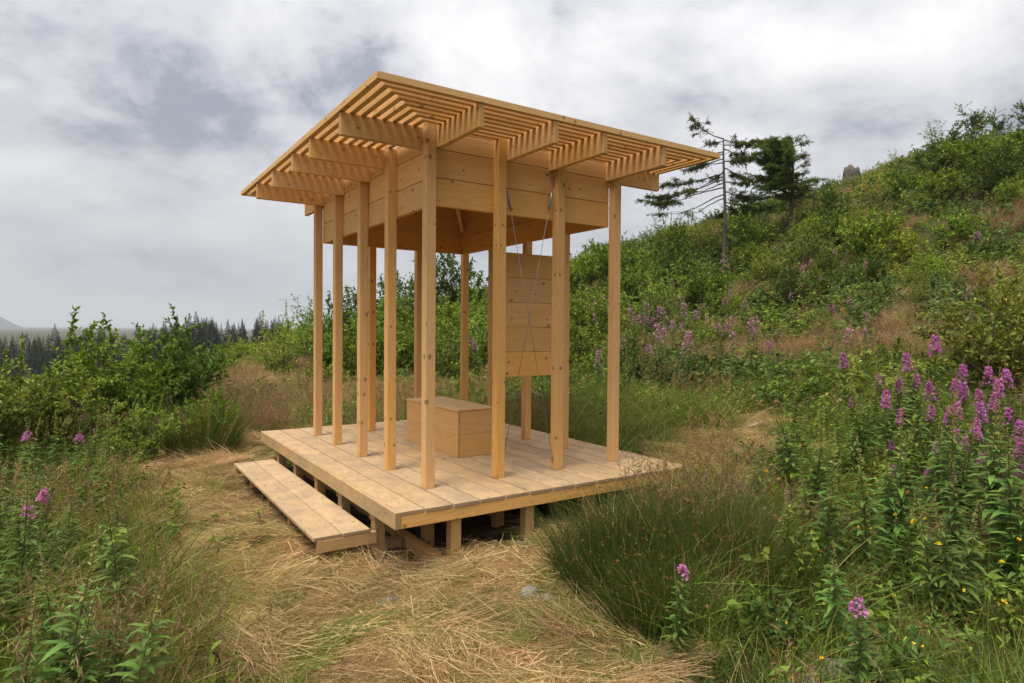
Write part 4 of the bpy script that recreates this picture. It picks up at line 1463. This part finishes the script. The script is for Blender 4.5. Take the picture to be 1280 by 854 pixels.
TREE = bush_proto('young_tree', 2.6, 1.7, 8, 2600, DARK, ll=0.10, lw=0.055, low=0.45)
place(TREE, at(1212, crest(1212)), crest(1212), 0.5, 0.95, 'small round-headed dark tree standing alone on the ridge', 'tree')
place(TREE, at(1283, crest(1283)), crest(1283), 2.5, 0.95, 'small dark tree at the high end of the ridge', 'tree')
place(TREE, at(1240, crest(1240)), crest(1240), 1.5, 0.7, 'stunted dark tree beside the round-headed ridge tree', 'tree')
SAP = bush_proto('sapling', 2.4, 1.2, 5, 420, MID, ll=0.11, lw=0.05, low=0.3)
place(SAP, at(1162, crest(1162)), crest(1162), 0.5, 0.95, 'thin see-through sapling on the skyline', 'sapling')
place(SAP, at(1113, crest(1113)), crest(1113), 1.5, 0.62, 'spindly small sapling on the skyline near the old stump', 'sapling')
place(SAP, at(383, 26), 26, 2.5, 1.1, 'thin bare-topped sapling behind the willow shrubs', 'sapling')

# --- fireweed
random.seed(202); RNG = np.random.default_rng(202)
FW = []
for k in range(5):
    s, l, f = fireweed(1.1, True)
    FW.append(proto('fireweed', [('stem', s.mesh('stem', M_BARK_PLANT)), ('leaves', l.mesh('leaves', M_LEAF)), ('flower_spike', f.mesh('flowers', M_FLOWER))]))
FS = []
for k in range(3):
    s, l, f = fireweed(1.1, True, nfl=30, zone=0.10)
    FS.append(proto('fireweed', [('stem', s.mesh('stem', M_BARK_PLANT)), ('leaves', l.mesh('leaves', M_LEAF)), ('flower_spike', f.mesh('flowers', M_FLOWER))]))
FG = []
for k in range(3):
    s, l, f = fireweed(1.0, False)
    FG.append(proto('fireweed', [('stem', s.mesh('stem', M_BARK_PLANT)), ('leaves', l.mesh('leaves', M_LEAF)), ('bud_spike', f.mesh('buds', M_LEAF))]))
FF = []
for k in range(3):
    s, l, f = fireweed(1.1, True, low=True, pale=(k == 2))
    FF.append(proto('fireweed', [('stem', s.mesh('stem', M_BARK_PLANT)), ('leaves', l.mesh('leaves', M_LEAF)), ('flower_spike', f.mesh('flowers', M_FLOWER))]))


def fw(px, py, v, label, group=None, pr=None):
    x = at(px, v); z = z_at(py, v, px); g = gz(x, v)
    hgt = max((z - g) / 0.80, 0.45)
    p_ = pr or random.choice(FW)
    place(p_, x, v, random.uniform(0, 6.28), hgt / 1.1, label, 'fireweed', group, tilt=0.05)


fw(848, 712, 3.1, 'single pink fireweed in bloom in front of the dark rush clumps', None, FS[0])
fw(1088, 745, 2.65, 'small fireweed in bloom leaning beside the pale buried stone', None, FS[1])
fw(985, 560, 5.6, 'solitary pink fireweed in bloom at the edge of the dry clearing', None, FS[2])
L_R = 'tall fireweed in full pink bloom in the stand below the yellowish bush'
G_R = 'blooming fireweed stand on the bank'
for (px, py, v) in ((1112, 487, 6.0), (1130, 508, 5.8), (1186, 470, 6.4), (1169, 476, 6.1), (1222, 483, 6.0), (1232, 489, 5.6), (1205, 540, 5.2), (1240, 528, 5.0), (1216, 546, 5.4),
                    (1252, 585, 4.6), (1272, 540, 4.8), (1268, 458, 6.3), (1120, 580, 5.0), (1156, 584, 4.9), (1196, 594, 4.7), (1142, 441, 7.2), (1167, 419, 7.5), (1234, 455, 6.6),
                    (1203, 452, 6.9), (1160, 503, 5.9), (1186, 505, 5.5), (1256, 505, 5.3), (1280, 575, 4.4), (1230, 560, 4.9), (1175, 545, 5.3), (1200, 500, 5.7), (1245, 470, 6.1),
                    (1095, 465, 7.5), (1066, 492, 7.4), (1060, 440, 8.5), (1150, 465, 7.0), (1118, 545, 5.6), (1262, 620, 4.3), (1130, 470, 6.7), (1290, 500, 5.2), (1270, 520, 5.0), (1258, 545, 4.7), (1238, 500, 5.2), (1222, 520, 5.1), (1285, 480, 5.6), (1210, 475, 6.2), (1190, 530, 5.4), (1276, 600, 4.4), (1248, 615, 4.4)):
    fw(px, py, v, L_R, G_R)
L_RG = 'green fireweed still in bud among the pink blooms and tall grass'
G_RG = 'fireweed in bud on the bank'
for k in range(68):
    v = random.uniform(3.0, 7.2); a = random.uniform(0.38, 0.92)
    x = a * v
    if clearing(np.array([x]), np.array([v]))[0] > 0.05: continue
    place(random.choice(FG), x, v, random.uniform(0, 6.28), random.uniform(0.7, 1.12) * (0.72 if v < 3.6 else 1.0), L_RG, 'fireweed', G_RG, tilt=0.13)
for (px, py, v) in ((885, 640, 5.2), (925, 637, 4.9), (990, 610, 4.6), (870, 652, 5.0)):
    fw(px, py, v, 'faded fireweed growing between the rush clumps and the dry clearing', 'faded fireweed by the rushes', FF[2])
L_L = 'pink fireweed in bloom among the tall grass below the willow bush'
G_L = 'blooming fireweed below the willow bush'
for (px, py, v) in ((66, 629, 3.9), (35, 650, 3.7), (97, 556, 6.0), (20, 555, 5.8)):
    fw(px, py, v, L_L, G_L, random.choice(FS))
for k in range(84):
    v = random.uniform(2.3, 6.6); a = random.uniform(-0.92, -0.60)
    x = a * v
    if clearing(np.array([x]), np.array([v]))[0] > 0.05: continue
    place(random.choice(FG), x, v, random.uniform(0, 6.28), random.uniform(0.6, 1.0), 'leafy fireweed in bud in the grass below the willow bush', 'fireweed', 'budding fireweed below the willow bush', tilt=0.08)
for (px, py, v) in ((190, 482, 10.5), (165, 480, 10.2), (205, 500, 9.4), (120, 545, 7.5), (105, 520, 8.0)):
    fw(px, py, v, 'pale fireweed in front of the rounded dark bush', 'pale fireweed by the bushes', FF[2])
L_H = 'distant pink fireweed dotted over the hillside'
G_H = 'fireweed on the hillside'
spots = [(845, 425, 13, 60, 32), (800, 330, 22, 40, 11), (870, 400, 16, 80, 14), (1000, 345, 20, 110, 14), (940, 430, 12.5, 90, 12), (600, 385, 16, 14, 8), (690, 370, 17, 20, 8), (1100, 310, 22, 60, 7), (1240, 330, 15, 30, 4)]
for (px, py, v, sp, n_) in spots:
    for k in range(n_):
        q = random.gauss(px, sp); vv = max(9.5, random.gauss(v, v * 0.16))
        x = at(q, vv)
        place(random.choice(FF), x, vv, random.uniform(0, 6.28), random.uniform(0.9, 1.35), L_H, 'fireweed', G_H, tilt=0.08)


# ---------------------------------------------------------------- spruces
def spray(gl, pts, ln, n, col, thick=1.0):
    """needle sprays: short side shoots, feathered with needles, along the outer part of a branch"""
    f = r(n)
    base = poly_at(pts, f)
    tg = unit(pts[-1] - pts[0])
    ax = tg[None] * 0.75 + RNG.normal(0, 0.6, (n, 3)); ax[:, 2] = ax[:, 2] * 0.5 - 0.12
    ax = unit(ax)
    L_s = ln * (0.35 + 0.65 * r(n))
    k = 9
    t = np.tile(np.linspace(0.05, 1, k), n)[:, None]
    b = np.repeat(base, k, 0) + np.repeat(ax * L_s[:, None], k, 0) * t
    b[:, 2] -= (0.10 * np.repeat(L_s, k) * t[:, 0] ** 2)
    a2 = np.repeat(ax, k, 0) * 0.8 + RNG.normal(0, 0.55, (n * k, 3))
    tone = np.repeat(0.75 + 0.5 * r(n), k)[:, None]
    leaves(gl, b, a2, (0.06 + 0.05 * r(n * k)) * thick, (0.018 + 0.010 * r(n * k)) * thick, jit(col, n * k, 0.2) * tone)


def limb(gb, gl, p0, az, rc, dr, st, am, col, r0=0.024, lift=0.15):
    d = np.array([math.cos(az), math.sin(az), 0])
    t = np.linspace(0, 1, 8)
    wob = np.cumsum(RNG.normal(0, .028, (8, 3)), 0) * t[:, None] * rc
    pts = np.asarray(p0)[None] + d[None] * rc * t[:, None] + np.stack([0 * t, 0 * t, dr * rc * t ** 1.2 + lift * rc * t ** 4], 1) + wob
    tube(gb, pts, np.linspace(r0, 0.005, 8), (0.085, 0.07, 0.055), 4)
    if am: spray(gl, poly_at(pts, np.linspace(st, 1, 8)), 0.26, am, col)
    for k in range(int(3 + 4 * rc)):
        f = random.uniform(st * .5, 1)
        b0 = poly_at(pts, np.array([f]))[0]
        dd = d * random.uniform(.2, .9) + RNG.normal(0, .6, 3); dd[2] = dd[2] * .35 - .1
        e = b0 + dd / np.linalg.norm(dd) * random.uniform(.15, .55) * min(1, .4 + rc * .35)
        tube(gb, [b0, (b0 + e) / 2 + RNG.normal(0, .02, 3), e], [0.008, 0.006, 0.003], (0.085, 0.07, 0.055), 3)
        if f > st and am: spray(gl, np.array([b0 * .6 + e * .4, b0 * .3 + e * .7, e]), .2, max(4, am // 7), col)


def spruce_bare():
    gs, gb, gl = Geo(), Geo(), Geo()
    H = 4.9
    q = np.linspace(0, 1, 9)
    tr = np.stack([0.05 * np.sin(q * 5) - .02 * q, 0.03 * np.cos(q * 4), H * q - 0.1], 1)
    tube(gs, tr, np.linspace(0.085, 0.028, 9), (0.11, 0.095, 0.08), 8)
    for a in range(6):
        an = a * 1.05 + 0.3
        tube(gs, [(0, 0, 0.35), (0.2 * math.cos(an), 0.2 * math.sin(an), 0.12), (0.42 * math.cos(an), 0.42 * math.sin(an), -0.1)], [0.04, 0.03, 0.015], (0.14, 0.12, 0.10), 4)
    green, olive = (0.06, 0.085, 0.028), (0.105, 0.11, 0.035)
    # (height, azimuth, reach, droop, where the needles begin, amount, colour)
    br = [(4.78, 3.05, 1.35, .24, .5, 70, olive), (4.70, 2.5, .6, .02, .3, 26, green), (4.74, .1, 1.25, .03, .25, 70, green), (4.55, 6.0, .9, -.1, .3, 40, green), (4.42, .55, 1.4, -.22, .3, 75, green),
          (4.3, 3.3, 1.5, -.32, .45, 70, green), (4.22, 2.7, .9, -.2, .7, 12, green), (4.05, 2.95, 1.35, -.3, .4, 75, green), (3.9, 3.6, 1.2, -.3, .7, 18, green), (3.95, 5.7, 1.0, -.25, .25, 60, green),
          (3.72, .25, 1.3, -.25, .3, 70, olive), (3.5, 3.2, 2.2, -.36, .5, 100, green), (3.4, 2.6, 1.4, -.4, .85, 10, green), (3.3, 3.0, 2.5, -.42, .55, 120, green), (3.15, 3.45, 1.9, -.45, .75, 40, olive),
          (3.2, 5.6, 1.0, -.3, .3, 50, green), (3.0, 3.15, 2.75, -.40, .62, 110, green), (2.85, .3, 1.2, -.2, .3, 80, green), (2.75, 2.85, 2.3, -.48, .85, 24, green), (2.6, 3.4, 1.6, -.5, .9, 6, green),
          (2.45, 5.8, 1.3, -.25, .3, 80, green), (2.35, .7, 1.1, -.3, .3, 60, green), (2.1, 3.2, 1.0, -.45, .9, 0, green), (2.2, 1.6, .9, -.3, .4, 40, green), (1.7, 4.3, .7, -.5, .9, 0, green), (3.6, 1.5, .8, -.3, .4, 30, green),
          (1.4, 2.9, .6, -.5, .9, 0, green), (1.2, .5, .5, -.5, .9, 0, green)]
    for (z, az, rc, dr, st, am, c) in br:
        limb(gb, gl, poly_at(tr, np.array([(z + .1) / H]))[0], az + random.gauss(0, .12), rc, dr + random.gauss(0, .05), st, am, c)
    return proto('spruce_tree', [('trunk', gs.mesh('trunk', M_BARK_PLANT)), ('branches', gb.mesh('branches', M_BARK_PLANT)), ('needles', gl.mesh('needles', M_LEAF))])


def spruce_dense():
    gs, gb, gl = Geo(), Geo(), Geo()
    H = 4.5
    q = np.linspace(0, 1, 9)
    tr = np.stack([0.10 * np.sin(q * 3), 0.03 * np.cos(q * 4), H * q - 0.1], 1)
    tube(gs, tr, np.linspace(0.12, 0.03, 9), (0.085, 0.07, 0.055), 8)
    for k in range(64):
        top = (k / 63)
        z = 1.75 + 2.65 * top + random.gauss(0, .06)
        left = random.random() < 0.66
        az = random.gauss(3.14, .75) if left else random.gauss(0.0, .9)
        rc = (1.75 * max(.25, 1 - abs(top - .5) ** 1.4 * 2.0) if left else 1.0 * (1.05 - top * .5)) * random.uniform(.55, 1.08)
        dr = random.gauss(0.24 if top > .45 else -.10, .12)
        c0 = poly_at(tr, np.array([min((z + .1) / H, .99)]))[0]
        col = (0.09, 0.135, 0.036) if left else (0.09, 0.11, 0.05)
        limb(gb, gl, c0, az, rc, dr, .22 if left else .4, int((74 if left else 30) * rc), col)
    # second leader inside the dense half
    l2 = np.stack([-.55 - .25 * q, 0 * q, 2.2 + 2.2 * q], 1)
    tube(gs, np.concatenate([[[0, 0, 1.9]], l2]), np.linspace(0.07, 0.02, 10), (0.085, 0.07, 0.055), 6)
    for k in range(36):
        f = random.random(); c0 = poly_at(l2, np.array([f]))[0]
        limb(gb, gl, c0, random.uniform(0, 6.28), random.uniform(.45, 1.0) * (1.15 - .8 * f), random.gauss(.1, .15), .15, 46, (0.085, 0.13, 0.034))
    for (z, az, rc) in ((1.9, 3.3, 1.7), (1.6, 3.0, 1.2), (2.2, 3.0, 2.2), (1.7, .3, 1.0), (2.4, 0., 1.7)):
        limb(gb, gl, (0, 0, z), az, rc, -.35, .5, 60 if az > 1 else 0, (0.05, 0.08, 0.024))
    return proto('spruce_tree', [('trunk', gs.mesh('trunk', M_BARK_PLANT)), ('branches', gb.mesh('branches', M_BARK_PLANT)), ('needles', gl.mesh('needles', M_LEAF))])


random.seed(303); RNG = np.random.default_rng(303)
sp1 = spruce_bare(); sp2 = spruce_dense()
place(sp1, at(903, 25), 25, 0.0, 1.05, 'half-bare windswept spruce with long drooping side branches on the slope', 'tree', sink=0.0)
place(sp2, at(985, 26.0), 26.0, 0.0, 0.9, 'denser dark spruce with a one-sided crown on the slope', 'tree', sink=0.0, sz=0.88)




def far_conifer(h):
    gs, gl = Geo(), Geo()
    tube(gs, [(0, 0, -0.5), (0, 0, h)], [0.2, 0.03], (0.06, 0.05, 0.04), 5)
    n = 900
    f = r(n) ** 0.8
    az = r(n) * 6.283
    tier = 0.75 + 0.25 * np.sin(f * 46 + az * 0.5)
    rad = (1 - f) ** 1.1 * h * 0.25 * tier
    q = 0.35 + 0.65 * r(n)
    base = np.stack([np.cos(az) * rad * q, np.sin(az) * rad * q, 0.06 * h + f * h * 0.94], 1)
    ax = np.stack([np.cos(az), np.sin(az), -0.25 + 0.5 * f], 1) + RNG.normal(0, 0.25, (n, 3))
    leaves(gl, base, ax, h * 0.085 * (0.6 + 0.6 * r(n)) * (1.03 - f) ** 0.8, h * 0.034 * (1.03 - f) ** 0.8, jit((0.014, 0.024, 0.014), n, 0.2))
    return proto('conifer_tree', [('trunk', gs.mesh('trunk', M_BARK_PLANT)), ('crown', gl.mesh('crown', M_LEAF))])


FC = [far_conifer(12), far_conifer(14), far_conifer(10)]
LF = 'dark conifer in the far wood beyond the bushes'
GF = 'conifers of the far wood'
for k in range(230):
    px = random.uniform(-60, 400) if random.random() < .6 else random.gauss(random.choice([235, 258, 312, 335, 105]), 9)
    v = random.uniform(115, 180)
    top_y = 436 - (px - 60) * 0.135 + random.gauss(0, 4.5) if px < 240 else 408 - (px - 240) * 0.02 + random.gauss(0, 5.5) + 3
    if random.random() < 0.25: top_y -= random.uniform(3, 9)
    if px < 150: top_y = min(top_y, 431 + random.gauss(0, 3))
    zt = z_at(top_y, v, px)
    x = at(px, v); g = gz(x, v)
    p_ = random.choice(FC)
    hp = {FC[0].name: 12, FC[1].name: 14, FC[2].name: 10}[p_.name]
    s = (zt - g) / hp
    place(p_, x, v, random.uniform(0, 6.28), max(s, 0.35) * random.uniform(.8, 1.25), LF, 'tree', GF, sz=max(s, 0.35))

# ---------------------------------------------------------------- stump, stones, sticks
def lump(name, mat, rx_, ry_, rz_, seed, label, cat, x, y, dz=0.0, rz=0.0, jag=0.18):
    rg = np.random.default_rng(seed)
    nu, nv_ = 18, 10
    V = []
    for j in range(nv_ + 1):
        ph = math.pi * j / nv_
        for i in range(nu):
            t = 2 * math.pi * i / nu
            V.append((math.cos(t) * math.sin(ph), math.sin(t) * math.sin(ph), math.cos(ph)))
    V = np.array(V)
    k = 1 + jag * (vnoise(V[:, 0] * 2 + V[:, 2], V[:, 1] * 2 + 3, 0.6, seed) - .5) * 2 + 0.08 * (vnoise(V[:, 0] * 5 + V[:, 2] * 4, V[:, 1] * 5, 0.6, seed + 1) - .5)
    V = V * k[:, None] * [rx_, ry_, rz_]
    Q = [[j * nu + i, j * nu + (i + 1) % nu, (j + 1) * nu + (i + 1) % nu, (j + 1) * nu + i] for j in range(nv_) for i in range(nu)]
    g = Geo(); g.add(V, quads=[q[::-1] for q in Q], col=(.5, .5, .5))
    o = link(name, g.mesh(name, mat, True), None, (x, y, gz(x, y) + dz)); o.rotation_euler = (0, 0, rz)
    return tag(o, label, cat)


lump('stone', M_ROCK, 0.20, 0.12, 0.06, 5, 'pale flat stone half buried in grass beside the small leaning fireweed', 'stone', at(1040, 2.95), 2.95, 0.01, 0.4)
lump('stone', M_ROCK, 0.075, 0.06, 0.05, 6, 'small grey stone at the edge of the hay by the rushes', 'stone', at(664, 3.95), 3.95, 0.03, 1.0)
lump('stone', M_ROCK, 0.06, 0.05, 0.035, 9, 'grey pebble-sized stone half hidden under the rushes', 'stone', at(688, 3.85), 3.85, 0.03, 2.0)
lump('soil_clod', M_OLDWOOD, 0.09, 0.06, 0.03, 8, 'dark crumbled clod of earth showing through the hay', 'soil', at(488, 3.95), 3.95, 0.035, 0.5, 0.3)

# broken tree stump on the ridge
g = Geo()
nu = 22
rings = []
prof = [(-0.5, .54), (0.0, .47), (.15, .42), (.4, .38), (.7, .37), (.95, .36)]
for zi, (z, rd) in enumerate(prof):
    for i in range(nu):
        t = 2 * math.pi * i / nu
        rr = rd * (1 + .13 * math.sin(3 * t + 1) + .07 * math.sin(7 * t + zi) + .05 * math.sin(13 * t))
        zz_ = z + (0.09 * math.sin(2 * t + .5) + .04 * math.sin(5 * t) + random.uniform(-.03, .03) if zi == len(prof) - 1 else 0)
        rings.append((rr * math.cos(t), rr * math.sin(t), zz_))
rings.append((0, 0, .78))
Q = [[j * nu + i, j * nu + (i + 1) % nu, (j + 1) * nu + (i + 1) % nu, (j + 1) * nu + i] for j in range(len(prof) - 1) for i in range(nu)]
T = [[(len(prof) - 1) * nu + i, (len(prof) - 1) * nu + (i + 1) % nu, len(prof) * nu] for i in range(nu)]
g.add(rings, tris=T, quads=Q, col=(.5, .5, .5))
ys = crest(1061) - 0.3
xs = at(1061, ys)
stump = link('tree_stump', g.mesh('tree_stump', M_OLDWOOD), None, (xs, ys, gz(xs, ys) + 0.22))
tag(stump, 'weathered grey broken tree stump on the skyline of the slope', 'stump')

# dry fallen branch in the small clearing behind the deck
xa, ya = at(868, 7.9), 7.9
xb, yb = at(953, 8.3), 8.3
q = np.linspace(0, 1, 7)
P = np.stack([xa + (xb - xa) * q, ya + (yb - ya) * q + 0.05 * np.sin(q * 5), ground_z(xa + (xb - xa) * q, ya + (yb - ya) * q) + 0.03 + 0.05 * q ** 2], 1)
c0 = P.mean(0)
g = Geo(); tube(g, P - c0, np.linspace(0.012, 0.026, 7), (.4, .3, .2), 6)
br = link('fallen_branch', g.mesh('fallen_branch', M_DRYSTICK, True), None, tuple(c0))
tag(br, 'dry fallen branch lying on the hay behind the deck', 'branch')
g = Geo(); tube(g, [P[3] - c0, P[3] - c0 + [0.10, -0.13, 0.05], P[3] - c0 + [0.2, -0.2, 0.02]], [0.012, 0.009, 0.005], (.4, .3, .2), 5)
link('side_twig', g.mesh('side_twig', M_DRYSTICK, True), br)

# leafy young shoots at the step and in the hay
SH = []
for k in range(2):
    s, l = shrub(0.40, 0.22, 3, 46, LIME, ll=0.06, lw=0.03, low=0.3)
    SH.append(proto('young_shoot', [('stem', s.mesh('stem', M_BARK_PLANT)), ('leaves', l.mesh('leaves', M_LEAF))]))
place(SH[0], at(276, 4.75), 4.75, 0.3, 0.8, 'bright leafy shoot standing alone in the trodden hay', 'plant')
place(SH[1], at(330, 5.3), 5.3, 1.3, 0.7, 'small leafy shoot beside the outer edge of the step', 'plant')
place(SH[0], at(415, 4.55), 4.55, 2.3, 0.75, 'leafy shoot growing up at the near end of the step', 'plant')
place(SH[1], at(270, 3.0), 3.0, 2.9, 1.0, 'broad-leaved young shoot in the green grass at the foot of the hay', 'plant')

place(SH[0], at(12, 2.25), 2.25, 0.6, 1.35, 'pale broad-leaved shoot rising from the grass below the pink fireweed', 'plant')

# unused prototypes go
for o in list(scene.objects):
    if o.parent is None and o.type == 'EMPTY' and o.location.z < -400:
        for ch in list(o.children): bpy.data.objects.remove(ch)
        bpy.data.objects.remove(o)

# ---------------------------------------------------------------- air: one even box of thin haze
g = Geo()
hx, hy0, hy1, hz0, hz1 = 6900, -2900, 8900, -85, 190
V = [(a_, b_, c_) for a_ in (-hx, hx) for b_ in (hy0, hy1) for c_ in (hz0, hz1)]
g.add(V, quads=[(0, 1, 3, 2), (4, 6, 7, 5), (0, 4, 5, 1), (2, 3, 7, 6), (0, 2, 6, 4), (1, 5, 7, 3)], col=(1, 1, 1))
mh, th_ = new_mat('haze')
pv = nd(th_, 'ShaderNodeVolumePrincipled')
pv.inputs['Color'].default_value = (0.86, 0.90, 0.95, 1)
pv.inputs['Density'].default_value = 0.00028
oh = nd(th_, 'ShaderNodeOutputMaterial'); th_.links.new(pv.outputs[0], oh.inputs['Volume'])
hz_ = link('haze', g.mesh('haze', mh))
tag(hz_, 'thin pale summer haze over the valley', 'haze', kind='stuff')
